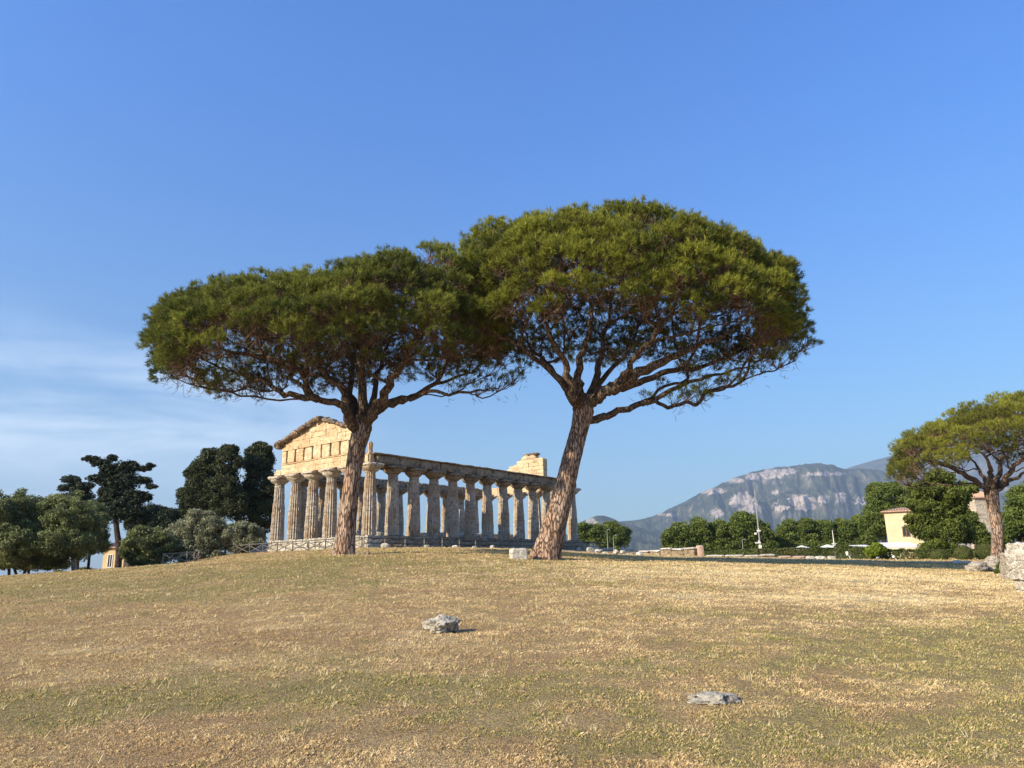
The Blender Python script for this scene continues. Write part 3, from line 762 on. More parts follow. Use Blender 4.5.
def pine(label, Y, trunk, limbs, prof, bottom, ry, sparse, seed, sc=1.0, spacing=.80, ntuft=46, nb=26, needle_m='needles', group=None, gap=.30, dYc=0.0, fr=1.6, inner=.45, dead=1.0):
    rg = np.random.RandomState(seed); px_m = Y/F
    tp = [at(a, b, Y+d) for a, b, d, w in trunk]
    base = tp[0].copy(); base[2] = hz(base[0], base[1])
    R = root('pine_tree', tuple(base), label, 'tree', group)
    # trunk, flared at the roots
    P = smooth_path(np.array(tp), 8); wr = np.interp(np.linspace(0, len(tp)-1, len(P)), range(len(tp)), [w*px_m/2 for *_, w in trunk])
    P = np.vstack([[P[0]-np.array([0, 0, .5])], P]); wr = np.concatenate([[wr[0]*1.15], wr])
    mb = MB(); n = 26; th = np.arange(n)*2*math.pi/n; V = []
    for q, (p, r) in enumerate(zip(P, wr)):
        hgt = p[2]-base[2]; fl = math.exp(-max(hgt, 0)/(.55*sc))
        rr_ = r*(1+.05*np.sin(th*3+q*.13)+.035*np.sin(th*5-q*.21+1)+fl*(.10+.10*np.sin(th*4+.7)**2))
        rr_ = rr_*(1+.035*rg.uniform(-1, 1, n))
        T = uni(P[min(q+1, len(P)-1)]-P[max(q-1, 0)]); a = uni(np.cross(T, [0, 1., 0])); b = np.cross(T, a)
        V.append(p+a*(rr_*np.cos(th))[:, None]+b*(rr_*np.sin(th))[:, None])
    m = len(P); i = np.arange(m-1)[:, None]*n; j = np.arange(n)[None]; k = (j+1) % n
    mb.add(np.array(V).reshape(-1, 3), [np.stack([i+j, i+n+j, i+n+k, i+k], -1).reshape(-1, 4), (np.arange(n)+(m-1)*n)[None]])
    part('trunk', mb, M['pine_bark'], R, True)
    # skeleton of limbs
    N = []; par = []; lim = []; dist = []; chains = []
    for li, (pts, d0, d1, r0) in enumerate(limbs):
        mm = len(pts); L = [at(a, b, Y+d0+(d1-d0)*(q/(mm-1))**.9) for q, (a, b) in enumerate(pts)]
        L = smooth_path(np.array(L), 5); L[1:-1] += rg.normal(0, .05*sc, (len(L)-2, 3)); pr = -1; dd = 0; ch = []
        for q, p in enumerate(L):
            N.append(p); par.append(pr); lim.append(li); dd += 0 if q == 0 else np.linalg.norm(p-L[q-1]); dist.append(dd); pr = len(N)-1; ch.append(pr)
        chains.append((li, ch, r0))
    fork = np.array(tp[-1])
    # dome of clumps
    c0 = at(prof[0][0], prof[0][1], Y); c1 = at(prof[-1][0], prof[-1][1], Y); cx = (c0[0]+c1[0])/2; rx = (c1[0]-c0[0])/2-.75*sc
    bz = np.array([at(a, b, Y) for a, b in bottom]); zr = lambda x: np.interp(x, bz[:, 0], bz[:, 2])
    tx = []; tz = []
    for a, b in prof:
        q = at(a, b, Y); aa_ = np.clip((q[0]-cx)/rx, -1, 1); ryx = ry*math.sqrt(max(0, 1-aa_**2)); q = at(a, b, Y-.6*ryx)
        z0 = zr(q[0]); tx.append(q[0] if abs(aa_) < .97 else at(a, b, Y)[0]); tz.append(z0+max(q[2]-z0, .2)/(.8 if ryx > 1 else 1.))
    tx = np.array(tx); tz = np.array(tz)
    nC = 9000; u = rg.uniform(-1, 1, nC); ph = np.sqrt(1-u*u)
    v = rg.uniform(-1, 1, nC); v = np.sign(v)*np.abs(v)**.75
    X = cx+rx*u; s = np.sqrt(np.maximum(0, 1-v*v))
    zt = np.interp(X, tx, tz); zl = zr(X); Yq = Y+dYc+v*ph*ry
    zl = zl-fr*np.maximum(0, -v)*ph
    Z = zl+(zt-zl)*s**.9
    lump = (fbm(X/(2.1*sc)+seed, Yq/(2.1*sc), seed, 3)-.5)
    Z = Z+lump*1.3*sc-.9*sc
    Nn = uni(np.stack([u*(zt-zl+1.5)/rx*.9, v*.9, .35+s], 1))
    P = np.stack([X, Yq, Z], 1)
    keep = []; 
    hole = vnoise(X/(1.25*sc)+9, Yq/(1.25*sc)+Z/2.3, seed+3)
    okk = hole > gap*.75
    KP = np.zeros((0, 3))
    for q in range(nC):
        if not okk[q]: continue
        if len(KP) and np.min(((KP-P[q])**2).sum(1)) < (spacing*sc)**2: continue
        KP = np.vstack([KP, P[q]]); keep.append(q)
    CP_ = P[keep]; CN = Nn[keep]; CR = rg.uniform(.62, 1.0, len(keep))*sc; CD = np.ones(len(keep))
    depth = rg.uniform(0, 1, len(keep))**2*.9*sc; CP_ = CP_-CN*depth[:, None]
    # sparse shaded twiggy layer under the shell
    q = rg.choice(len(keep), int(len(keep)*inner), False)
    P2 = CP_[q]-CN[q]*rg.uniform(.7, 2.1, (len(q), 1))*sc+rg.normal(0, .35*sc, (len(q), 3))
    CP_ = np.vstack([CP_, P2]); CN = np.vstack([CN, CN[q]]); CR = np.concatenate([CR, CR[q]*.85]); CD = np.concatenate([CD, np.full(len(q), .33)])
    # lower shaded sprays
    SP = []; 
    for (a, b, d, r) in sparse: SP.append((at(a, b, Y+d), r))
    if SP:
        CP_ = np.vstack([CP_, [p for p, _ in SP]]); CN = np.vstack([CN, [uni(np.array([0, -.1, 1.])+uni(p-fork)*.5) for p, _ in SP]])
        CR = np.concatenate([CR, [r*sc for _, r in SP]]); CD = np.concatenate([CD, [.55]*len(SP)])
    order = np.argsort(np.linalg.norm(CP_-fork, axis=1))
    NP = [np.array(p) for p in N]; load = []
    for ci in order:
        p = CP_[ci]-CN[ci]*CR[ci]*.75; arr = np.array(NP); da = np.linalg.norm(arr-p, axis=1)
        up = (arr[:, 2]-p[2]); cost = da+.30*np.array(dist)+np.maximum(0, up)*1.5+np.where(da < .3, 5, 0)
        q = int(np.argmin(cost)); a = arr[q]; L = p-a; ln = np.linalg.norm(L)
        pd = uni(arr[q]-arr[par[q]]) if par[q] >= 0 else uni(p-fork)
        c1_ = a+(pd*.6+uni(L)*.4)*ln*.4; c2 = p-(CN[ci]*.5+uni(L)*.6)*ln*.3
        ns = max(3, int(ln/(.55*sc))); prv = q; ch = [q]
        for t in np.linspace(0, 1, ns+1)[1:]:
            w = a*(1-t)**3+3*c1_*t*(1-t)**2+3*c2*t*t*(1-t)+p*t**3
            if t < 1: w = w+rg.normal(0, .045*sc, 3)
            NP.append(w); par.append(prv); lim.append(lim[q]); dist.append(dist[prv]+np.linalg.norm(w-NP[prv])); prv = len(NP)-1; ch.append(prv)
        chains.append((lim[q], ch, None)); load.append(prv)
    NP = np.array(NP); cnt = np.zeros(len(NP))
    for l in load:
        q = l
        while q >= 0: cnt[q] += 1; q = par[q]
    rad = .017*sc*(cnt+.6)**.47+.004
    mbs = {}
    for li, ch, r0 in chains:
        mb = mbs.setdefault(li, MB()); pts = NP[ch]; rr_ = rad[ch].copy()
        if r0 is not None:
            t = np.linspace(0, 1, len(ch)); rr_ = np.maximum(rr_, r0*px_m*(1-t)**.8*.5); rr_[0] *= 1.05
        else: rr_[0] = min(rr_[0], rr_[1]*1.5)
        rr_ = np.minimum(rr_, trunk[-2][3]*px_m*.5*.56)
        tube(mb, pts, rr_, 14 if r0 is not None else 5, .05, True, seed+len(ch))
    for li, mb in mbs.items(): part('limb', mb, M['limb_bark'], R, True)
    # foliage
    nm = MB(); tw = MB()
    for ci in range(len(CP_)):
        r = CR[ci]; nt_ = int(ntuft*CD[ci]*(r/sc/.8)**2); d = uni(rg.normal(0, 1, (nt_, 3))); nn = CN[ci]
        dn = d@nn; d = np.where((dn < -.12)[:, None], d-2*dn[:, None]*nn, d)
        rad_ = r*rg.uniform(.45, 1.08, nt_)**.7
        C = CP_[ci]+d*rad_[:, None]*np.array([1.1, 1.1, .72]); AXs = uni(d*.7+nn*.5+np.array([0, 0, .45]))
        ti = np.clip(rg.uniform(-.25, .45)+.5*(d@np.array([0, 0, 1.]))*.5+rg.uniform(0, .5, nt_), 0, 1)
        needles(nm, C, AXs, rg, nb, (.15*sc, .27*sc), (.011*sc, .019*sc), tint=ti)
        base_ = CP_[ci]-nn*r*.75; kk = min(nt_, 16); sel = rg.choice(nt_, kk, False)
        mid = base_+(C[sel]-base_)*.5+rg.normal(0, .06*sc, (kk, 3))
        sticks(tw, np.repeat(base_[None], kk, 0), mid, .014*sc, .011*sc); sticks(tw, mid, C[sel], .011*sc, .006*sc)
        # bare dead twigs below the clump
        kk = int(rg.randint(22, 36)*dead*(1. if CD[ci] > .9 else .35)); tl_ = 1. if CD[ci] != .55 else .55; st = base_+rg.normal(0, .25*sc, (kk, 3)); dd = uni(rg.normal(0, 1, (kk, 3))+uni(CP_[ci]-fork)*.8-np.array([0, 0, .25]))
        e1 = st+dd*rg.uniform(.2, .6, (kk, 1))*sc*tl_; sticks(tw, st, e1, .012*sc, .009*sc)
        e2 = e1+uni(dd+rg.normal(0, .6, (kk, 3)))*rg.uniform(.12, .35, (kk, 1))*sc*tl_; sticks(tw, e1, e2, .009*sc, .005*sc)
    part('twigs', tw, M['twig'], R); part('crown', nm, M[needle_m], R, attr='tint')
    print('pine clumps', len(keep)); return R

def leaves(mb, C, Nn, size, rg, flat=.5):
    n = len(C); D = uni(rg.normal(0, 1, (n, 3))); Nr = uni(Nn*flat+rg.normal(0, 1, (n, 3))*.6); A = uni(np.cross(Nr, D)); B = np.cross(Nr, A)
    s = size*rg.uniform(.6, 1.3, n)[:, None]; A = A*s; B = B*s*.55
    V = np.stack([C-A, C-B*.9+A*.1, C+A, C+B], 1).reshape(-1, 3)
    return V, np.arange(n)[:, None]*4+np.array([[0, 1, 2, 3]])
def foliage(mb, lobes, rg, size, dens=1.0, cl=None, jag=.25, under=.25):
    """lobes: (x,y,z,rx,ry,rz). Leaf clumps spread over and through every lobe"""
    for (x, y, z, rx, ry, rz) in lobes:
        cs = cl or min(rx, rz)*.36; area = 4*math.pi*((rx*ry+rx*rz+ry*rz)/3)
        nc = max(5, int(area/(cs*cs)*.75)); d = uni(rg.normal(0, 1, (nc, 3)))
        d = d[(d[:, 2] > -.55-rg.uniform(0, .4, len(d)))]; nc = len(d)
        rr_ = rg.uniform(.55, 1.0, nc)**.5*(1+jag*rg.normal(0, .35, nc))
        CC = np.array([x, y, z])+d*rr_[:, None]*np.array([rx, ry, rz])*(1-.45*cs/min(rx, rz))
        for c, dd in zip(CC, d):
            k = max(10, int(dens*cs*cs/(size*size)*4.2)); q = uni(rg.normal(0, 1, (k, 3))); r = cs*rg.uniform(.3, 1.0, k)[:, None]**.6
            V, f = leaves(mb, c+q*r*np.array([1, 1, .8]), uni(q+dd*.3), size, rg)
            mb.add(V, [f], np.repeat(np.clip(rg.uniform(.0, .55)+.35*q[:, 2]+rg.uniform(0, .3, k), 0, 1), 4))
def tree(name, label, cat, Y, lobes, leaf, size, trunks=(), bark='dark_bark', seed=1, dens=1., group=None, depth=1.0, cl=None, crown='crown', sub_=4, jag=.25):
    """lobes in photo measure (px,py,rx,ry[,dY]) at distance Y; trunks: list of [(px,py,width)...]"""
    rg = np.random.RandomState(seed); s = Y/F
    cxp = sum(l[0] for l in lobes)/len(lobes); bx = (trunks[0][0][0] if trunks else cxp); X = xg(bx, Y)
    R = root(name, (X, Y, hz(X, Y)), label, cat, group)
    LB = []; lobes = list(lobes)
    for l in list(lobes):
        for q in range(sub_):
            th = rg.uniform(0, 6.28); rr_ = rg.uniform(.55, .95); k = rg.uniform(.28, .5)
            lobes.append((l[0]+math.cos(th)*rr_*l[2], l[1]-abs(math.sin(th))*rr_*l[3]*.85, l[2]*k, l[3]*k, (l[4] if len(l) > 4 else 0)+rg.uniform(-.6, .6)*l[2]*s))
    for l in lobes:
        p = at(l[0], l[1], Y+(l[4] if len(l) > 4 else 0)); LB.append((p[0], p[1], p[2], l[2]*s, max(l[2]*s*depth, .3), l[3]*s))
    if trunks:
        mb = MB()
        for tr in trunks:
            P = [at(a, b, Y) for a, b, w in tr]; g0 = hz(P[0][0], P[0][1]); P[0][2] = min(P[0][2], g0)-.15
            tube(mb, smooth_path(np.array(P), 4), np.interp(np.linspace(0, len(P)-1, 4*(len(P)-1)+1), range(len(P)), [w*s/2 for *_, w in tr]), 9, .06, True, seed)
        part('trunk', mb, M[bark], R, True)
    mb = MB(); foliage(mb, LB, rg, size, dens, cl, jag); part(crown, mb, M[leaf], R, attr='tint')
    return R

# ---------------------------------------------------------------- the two big umbrella pines
pine('big umbrella pine with upright trunk standing in front of the temple facade', 36,
     [(344, 556, 0, 20), (348, 520, 0, 17), (352, 480, 0, 16), (357, 448, 0, 16.5), (362, 428, 0, 20), (366, 412, 0, 10)],
     [([(361, 436), (349, 419), (343, 406), (317, 399), (296, 382), (275, 373)], 0, -3.5, 12),
      ([(360, 433), (349, 412), (345, 393), (331, 378), (310, 362), (290, 345)], 0, 2.5, 14),
      ([(317, 399), (285, 393), (261, 379), (236, 373), (215, 365)], -1.0, 1.5, 7),
      ([(362, 425), (363, 400), (361, 360), (362, 330), (355, 300)], .2, -1.5, 12),
      ([(366, 422), (373, 412), (387, 389), (401, 365), (415, 344), (430, 322)], 0, -3.5, 13),
      ([(370, 418), (385, 407), (402, 402), (429, 393), (479, 391), (508, 384)], 0, -1.0, 8),
      ([(372, 414), (388, 402), (412, 396), (436, 384), (472, 372), (495, 352)], .2, 3., 8),
      ([(361, 424), (352, 395), (352, 360), (340, 330)], .2, 5.0, 10),
      ([(366, 420), (374, 395), (381, 360), (395, 330)], .2, 4.5, 9)],
     [(158, 345), (161, 330), (167, 312), (175, 294), (200, 281), (232, 273), (265, 265), (300, 260), (335, 255), (365, 246), (400, 238), (432, 238), (455, 243), (480, 258), (502, 285), (515, 325)],
     [(158, 350), (174, 356), (210, 352), (260, 342), (330, 338), (400, 332), (460, 332), (490, 340), (515, 345)],
     7.0, [(190, 376, -.5, .7), (215, 380, .5, .7), (240, 380, 1, .7), (178, 366, 0, .7), (480, 388, -.5, .6), (500, 384, .5, .65), (515, 377, 0, .6), (522, 366, 1, .6), (455, 386, 1.5, .6), (470, 376, 2, .7), (490, 368, 2, .7),
           (505, 356, 1, .8), (440, 374, 3, .6), (460, 362, 3, .7), (430, 360, 4, .7), (410, 352, 4, .7), (265, 375, 3, .6), (290, 366, 4, .6)], 3, gap=.26, fr=1.2, needle_m='needles_green')
pine('biggest umbrella pine with a leaning trunk beside a squared stone block', 36,
     [(545, 560, 0, 27), (553, 532, 0, 23), (563, 495, 0, 20), (572, 458, 0, 18.5), (579, 430, 0, 17.5), (583, 410, 0, 21), (586, 394, 0, 9)],
     [([(578, 412), (571, 396), (554, 374), (520, 346), (486, 329), (463, 317)], 0, -3.0, 9),
      ([(580, 410), (573, 393), (566, 363), (550, 334), (540, 312)], 0, -4.0, 11),
      ([(583, 408), (580, 390), (579, 362), (588, 335), (592, 306)], 0, -1.5, 12),
      ([(587, 406), (592, 392), (600, 363), (604, 335), (612, 305)], 0, 2.5, 11),
      ([(588, 407), (600, 396), (615, 386), (646, 370), (676, 355), (714, 340), (748, 318)], 0, -3.5, 17),
      ([(610, 389), (623, 378), (634, 359), (661, 328), (676, 304)], -.5, -4.5, 9),
      ([(610, 389), (632, 385), (668, 372), (705, 366), (737, 352), (765, 338)], 0, 3.0, 9),
      ([(584, 420), (600, 418), (619, 412), (642, 404), (676, 389), (707, 376), (745, 367), (780, 350)], 0, 1.0, 9),
      ([(642, 404), (655, 402), (664, 406)], .3, -.6, 6),
      ([(584, 408), (598, 385), (625, 355), (640, 325)], .3, 5.0, 9),
      ([(580, 408), (560, 380), (535, 352), (515, 330)], .3, 5.0, 8)],
     [(452, 275), (458, 255), (475, 234), (500, 217), (530, 204), (560, 199), (600, 198), (640, 199), (680, 210), (715, 224), (745, 240), (765, 257), (786, 261), (797, 273), (802, 292), (798, 312)],
     [(452, 300), (480, 318), (530, 308), (580, 300), (640, 305), (700, 312), (750, 318), (798, 318)],
     7.4, [(803, 342, 0, .8), (794, 350, 1, .8), (781, 359, 0, .8), (800, 330, 1, .8), (765, 364, .5, .75), (745, 372, 1, .75), (728, 380, 0, .7), (708, 384, 1, .75), (690, 392, 0, .75), (676, 398, .6, .65), (700, 397, 1, .6), (770, 350, 2, .8), (750, 352, 2.5, .8),
           (720, 362, 3, .7), (660, 384, 2, .5), (646, 396, .5, .45), (790, 340, 2.5, .9), (690, 372, 3, .6), (560, 350, 4, .6), (520, 345, 4, .6), (500, 340, 2, .6), (640, 352, 4, .6), (680, 350, 4, .6), (610, 345, 5, .6), (735, 345, 3, .7)], 17, gap=.16, fr=1.7)
# third pine, on the right
pine('umbrella pine at the right edge of the photo behind the grey boulders', 60,
     [(997, 562, 0, 10.5), (997, 530, 0, 10), (994, 508, 0, 10), (991, 490, 0, 13)],
     [([(989, 492), (975, 481), (955, 470), (935, 462), (915, 455)], 0, -3, 7),
      ([(991, 490), (991, 476), (988, 462), (978, 448)], 0, -2, 7),
      ([(993, 489), (1000, 470), (1002, 452), (1010, 440)], 0, 2, 6),
      ([(994, 491), (1008, 482), (1022, 474), (1045, 462)], 0, 1, 6),
      ([(991, 490), (980, 470), (965, 455)], .2, 4.5, 5),
      ([(1000, 487), (1012, 470), (1030, 452), (1050, 440)], 0, -3, 6)],
     [(900, 470), (904, 455), (913, 441), (928, 429), (948, 418), (972, 408), (997, 399), (1016, 395), (1045, 388), (1080, 398), (1110, 425), (1120, 450)],
     [(900, 472), (915, 460), (950, 440), (1000, 432), (1060, 440), (1120, 455)],
     7.8, [(899, 476, 0, .8), (906, 480, 1, .7), (902, 470, 0, .9), (960, 462, 4, .8), (1010, 462, 4, .8), (920, 474, 1, .7)], 29, spacing=.95, ntuft=56, nb=18, sc=1.15, needle_m='needles_far', gap=.22, fr=.3, dead=.5, inner=.15)

# ---------------------------------------------------------------- trees and shrubs on the left
G_OL = 'olive trees at the left edge of the field'
tree('olive_tree', 'olive tree at the far left edge with thin dark stems', 'tree', 54, [(2, 530, 24, 30), (20, 514, 19, 20, 1), (-14, 520, 22, 26), (14, 545, 18, 16, -1), (0, 552, 16, 12), (10, 562, 18, 8), (-8, 560, 14, 10)], 'olive_leaf', .085,
     [[(9, 577, 2.5), (9, 565, 2.5), (6, 548, 3)], [(18, 576, 2.5), (14, 566, 2.2), (16, 550, 2)]], 'dark_bark', 4, 1.0, G_OL, cl=.42, jag=.5)
tree('olive_tree', 'broad olive tree with a whitewashed trunk', 'tree', 56, [(52, 516, 22, 21), (72, 524, 22, 24, -1), (42, 538, 22, 20, -1), (64, 544, 24, 18, -1.5), (82, 540, 17, 22), (50, 560, 16, 8), (58, 505, 16, 11)], 'olive_leaf', .085,
     [[(74.5, 573, 5.5), (74, 562, 5.), (72, 548, 4.5)]], 'olive_bark', 5, 1.0, G_OL, cl=.42, jag=.5)
tree('olive_tree', 'olive tree with twisting low stems between its two neighbours', 'tree', 60, [(30, 545, 18, 18), (26, 528, 16, 20), (44, 550, 16, 12, 1), (36, 563, 20, 8), (56, 564, 14, 6)], 'olive_leaf', .085,
     [[(22, 575, 2.5), (27, 566, 2.5), (30, 552, 2)], [(30, 574, 2.5), (28, 566, 2), (26, 552, 2)]], 'dark_bark', 6, 1.0, G_OL, cl=.42, jag=.5)
tree('olive_tree', 'shaded olive tree between the whitewashed trunk and the tall dark cedar', 'tree', 61, [(93, 522, 13, 22), (97, 543, 11, 15), (88, 540, 12, 20)], 'olive_leaf', .085, [[(88, 572, 3), (89, 560, 2.5), (91, 545, 2)]], 'dark_bark', 7, 1.0, G_OL, cl=.42, jag=.5)
tree('cedar_tree', 'tall dark cedar with ragged flat layers of branches', 'tree', 72,
     [(90, 459, 8, 2.5), (101, 463, 9, 4), (112, 459, 5, 3.5), (117, 470, 13, 8), (130, 467, 9, 6), (144, 469, 8, 2.5), (151, 466, 4, 1.8), (94, 479, 7, 4), (107, 481, 11, 8), (125, 482, 13, 10), (143, 481, 9, 4), (151, 487, 5, 2.5), (112, 496, 13, 10), (131, 500, 13, 11), (145, 498, 7, 5), (119, 512, 16, 12), (136, 517, 13, 11), (103, 506, 8, 8)],
     'cedar_leaf', .10, [[(118, 570, 7), (119, 550, 6), (116, 520, 5), (118, 490, 3.5), (116, 468, 2)]], 'dark_bark', 8, 1.0, cl=.24, depth=.8, jag=.9, sub_=7)
tree('cedar_tree', 'small dark treetop rising behind the olives left of the tall cedar', 'tree', 84, [(71, 480, 9, 4), (82, 487, 11, 5), (66, 488, 7, 3.5), (78, 498, 12, 10), (86, 510, 10, 14)], 'cedar_leaf', .11, [[(78, 572, 5), (78, 500, 4)]], 'dark_bark', 9, cl=.36, jag=.8)
tree('pine_tree', 'low dark pine behind the shrubs, right of the tall cedar', 'tree', 86, [(152, 513, 15, 8), (168, 517, 13, 9), (142, 528, 16, 13), (172, 530, 14, 12), (158, 535, 16, 14)], 'cedar_leaf', .13, [[(155, 572, 5), (156, 530, 4)]], 'dark_bark', 10, cl=.7)
G_CY = 'dark cypresses left of the temple'
tree('cypress_tree', 'ragged dark cypress, widest and leftmost of the group beside the temple', 'tree', 90, [(196, 500, 15, 22), (205, 470, 15, 17), (189, 522, 14, 18), (206, 500, 14, 26), (211, 458, 9, 10), (198, 478, 12, 16), (186, 497, 9, 9)], 'cypress_leaf', .12,
     [[(203, 566, 5), (203, 500, 4)]], 'dark_bark', 11, cl=.6, group=G_CY, jag=.35)
tree('cypress_tree', 'pointed dark cypress in the middle of the group beside the temple', 'tree', 88, [(228, 464, 12, 17), (227, 490, 14, 22), (236, 505, 11, 20), (222, 510, 11, 16), (229, 452, 8, 8)], 'cypress_leaf', .12,
     [[(239, 566, 3.5), (238, 530, 3), (232, 500, 3)]], 'dark_bark', 12, cl=.6, group=G_CY, jag=.3)
tree('cypress_tree', 'rounded dark cypress nearest to the temple columns', 'tree', 91, [(258, 462, 15, 18), (259, 487, 17, 24), (250, 505, 14, 22), (264, 515, 15, 22), (259, 450, 10, 9)], 'cypress_leaf', .12,
     [[(254, 566, 4), (254, 520, 3.5)], [(264, 566, 4), (264, 520, 4)]], 'dark_bark', 13, cl=.6, group=G_CY, jag=.25)
G_SH = 'silvery shrubs below the cypresses'
tree('olive_shrub', 'rounded olive shrub in front of the yellow house', 'shrub', 66, [(146, 544, 18, 17), (133, 550, 11, 13), (160, 548, 14, 14), (142, 555, 16, 11), (150, 561, 22, 6)], 'olive_leaf', .10, seed=14, group=G_SH, cl=.42, jag=.5)
tree('olive_shrub', 'largest silvery olive shrub, above the rustic rail fence', 'shrub', 68, [(200, 528, 20, 16), (184, 538, 18, 16), (214, 536, 17, 16), (198, 546, 24, 11), (206, 519, 10, 7), (200, 556, 30, 7)], 'silver_leaf', .10, seed=15, group=G_SH, cl=.42, jag=.5)
tree('olive_shrub', 'low silvery shrub nearest to the left end of the temple', 'shrub', 74, [(240, 533, 15, 11), (251, 538, 12, 11), (231, 540, 12, 9), (243, 545, 18, 8), (245, 551, 17, 6)], 'silver_leaf', .10, seed=16, group=G_SH, cl=.42, jag=.5)
tree('far_bush', 'low distant bushes seen under the olive crowns', 'bush', 95, [(84, 572, 9, 4), (97, 573, 8, 3.5), (60, 575, 9, 3.5)], 'olive_leaf', .16, seed=17)

# ---------------------------------------------------------------- trees on the right
G_FT = 'distant broadleaf trees right of the temple'
for k, (lab, lo) in enumerate([('distant dark green tree touching the last temple column', [(581, 536, 9, 13), (592, 535, 10, 11)]),
                               ('distant rounded tree beside the two lamp posts', [(611, 533, 12, 12), (604, 539, 10, 11), (621, 537, 9, 12)])]):
    tree('broadleaf_tree', lab, 'tree', 165, [(a, b, c, d) for a, b, c, d in lo]+[(lo[0][0], 548, 10, 8)], 'broad_leaf', .24, [[(lo[0][0], 556, 2), (lo[0][0], 540, 2)]], 'dark_bark', 20+k, group=G_FT, cl=.9)
G_GR = 'row of bushy trees below the mountain'
for k, (lab, lo) in enumerate([('bushy tree at the left end of the row, above the grey shed', [(681, 537, 14, 15), (670, 543, 7, 9)]),
                               ('second bushy tree of the row from the grey shed', [(700, 533, 13, 13), (692, 540, 10, 12)]),
                               ('narrow bushy tree between the low round trees and the tallest one of the row', [(720, 534, 13, 14), (712, 542, 9, 12)]),
                               ('tallest bushy tree of the row, just left of the telecom mast', [(743, 528, 15, 15), (735, 537, 13, 14), (748, 517, 8, 5)]),
                               ('bushy tree directly behind the telecom mast', [(760, 536, 10, 16), (754, 532, 10, 14)])]):
    c = lo[0][0]; tree('broadleaf_tree', lab, 'tree', 138, lo+[(c-6, 548, 12, 8), (c+6, 548, 12, 8)], 'broad_leaf', .20, [[(c, 560, 3), (c, 540, 3)]], 'dark_bark', 30+k, group=G_GR, cl=.85)
for k, (lab, lo) in enumerate([('first bushy tree right of the telecom mast', [(788, 534, 11, 13), (782, 540, 8, 9)]),
                               ('bushy tree above the left white parasol', [(806, 531, 11, 14), (800, 540, 9, 9)]),
                               ('bushy tree above the right white parasol', [(824, 532, 10, 14), (830, 540, 9, 9)]),
                               ('light green bushy tree right of the thin white flagpole', [(843, 533, 11, 14), (850, 541, 9, 9)]),
                               ('dark bushy tree at the left foot of the tall dense tree', [(861, 528, 11, 15), (868, 538, 9, 12)])]):
    c = lo[0][0]; tree('broadleaf_tree', lab, 'tree', 145, lo+[(c-6, 547, 11, 9), (c+6, 547, 11, 9)], 'broad_leaf', .20, [[(c, 560, 3), (c, 540, 3)]], 'dark_bark', 40+k, group=G_GR, cl=.85)
tree('broadleaf_tree', 'tall dense dark tree behind the cream house', 'tree', 118, [(882, 500, 14, 17), (874, 525, 11, 20), (895, 498, 14, 14), (888, 525, 14, 20), (910, 500, 12, 14), (878, 490, 8, 6), (900, 520, 14, 20)], 'broad_leaf', .18, [[(884, 560, 4), (884, 530, 4)]], 'dark_bark', 50, cl=.9)
tree('conifer_tree', 'large drooping green conifer beside the cream house', 'tree', 76, [(940, 478, 15, 8), (926, 492, 17, 11), (950, 497, 19, 13), (932, 512, 20, 13), (955, 515, 14, 14), (926, 530, 15, 13), (946, 533, 20, 15), (937, 550, 20, 9), (918, 505, 10, 6), (964, 535, 8, 14), (960, 490, 14, 8), (916, 520, 8, 5)],
     'conifer_leaf', .12, [[(943, 562, 6), (943, 520, 5), (942, 490, 3)]], 'dark_bark', 51, cl=.62, jag=.4)
tree('broadleaf_tree', 'dark tree at the right edge beyond the umbrella pine trunk', 'tree', 84, [(1018, 500, 12, 14), (1016, 522, 14, 18), (1034, 505, 16, 22), (1030, 530, 16, 18), (1045, 515, 16, 24)], 'broad_leaf', .14, [[(1024, 562, 5), (1024, 520, 5)]], 'dark_bark', 52, cl=.7)
tree('broadleaf_tree', 'dark undergrowth tree between the conifer and the stone house', 'tree', 88, [(975, 535, 9, 14), (968, 520, 7, 12), (985, 542, 10, 9), (1003, 540, 9, 12)], 'broad_leaf', .14, [[(976, 562, 3), (976, 540, 3)]], 'dark_bark', 53, cl=.7)
tree('lime_shrub', 'lime green shrub standing out of the dark hedge', 'shrub', 67.5, [(873, 552, 8, 6), (880, 551, 6, 5), (876, 547, 5, 3)], 'lime_leaf', .08, seed=54, cl=.32)
G_TP = 'clipped round bushes under the right pine'
for k, (a, b, r1, r2, lab) in enumerate([(939, 557, 7.5, 7, 'clipped round bush at the foot of the conifer'), (963.5, 554, 8, 8.5, 'clipped round bush midway between conifer and pine trunk'), (986, 552.5, 9, 8.5, 'clipped round bush touching the pine trunk')]):
    rg = np.random.RandomState(60+k); Y = 65.; X = xg(a, Y); R = root('round_bush', (X, Y, hz(X, Y)), lab, 'bush', G_TP); p = at(a, b, Y); s = Y/F; mb = MB()
    n = 5200; d = uni(rg.normal(0, 1, (n, 3))); C = p+d*np.array([r1, r1, r2])*s*(rg.uniform(.86, 1.02, n)[:, None]); C[:, 2] = np.maximum(C[:, 2], hz(X, Y)+.02)
    V, f = leaves(mb, C, d, .055, rg, 1.3); mb.add(V, [f], np.repeat(rg.uniform(0, .9, n), 4)); part('foliage', mb, M['hedge_leaf'], R, attr='tint')
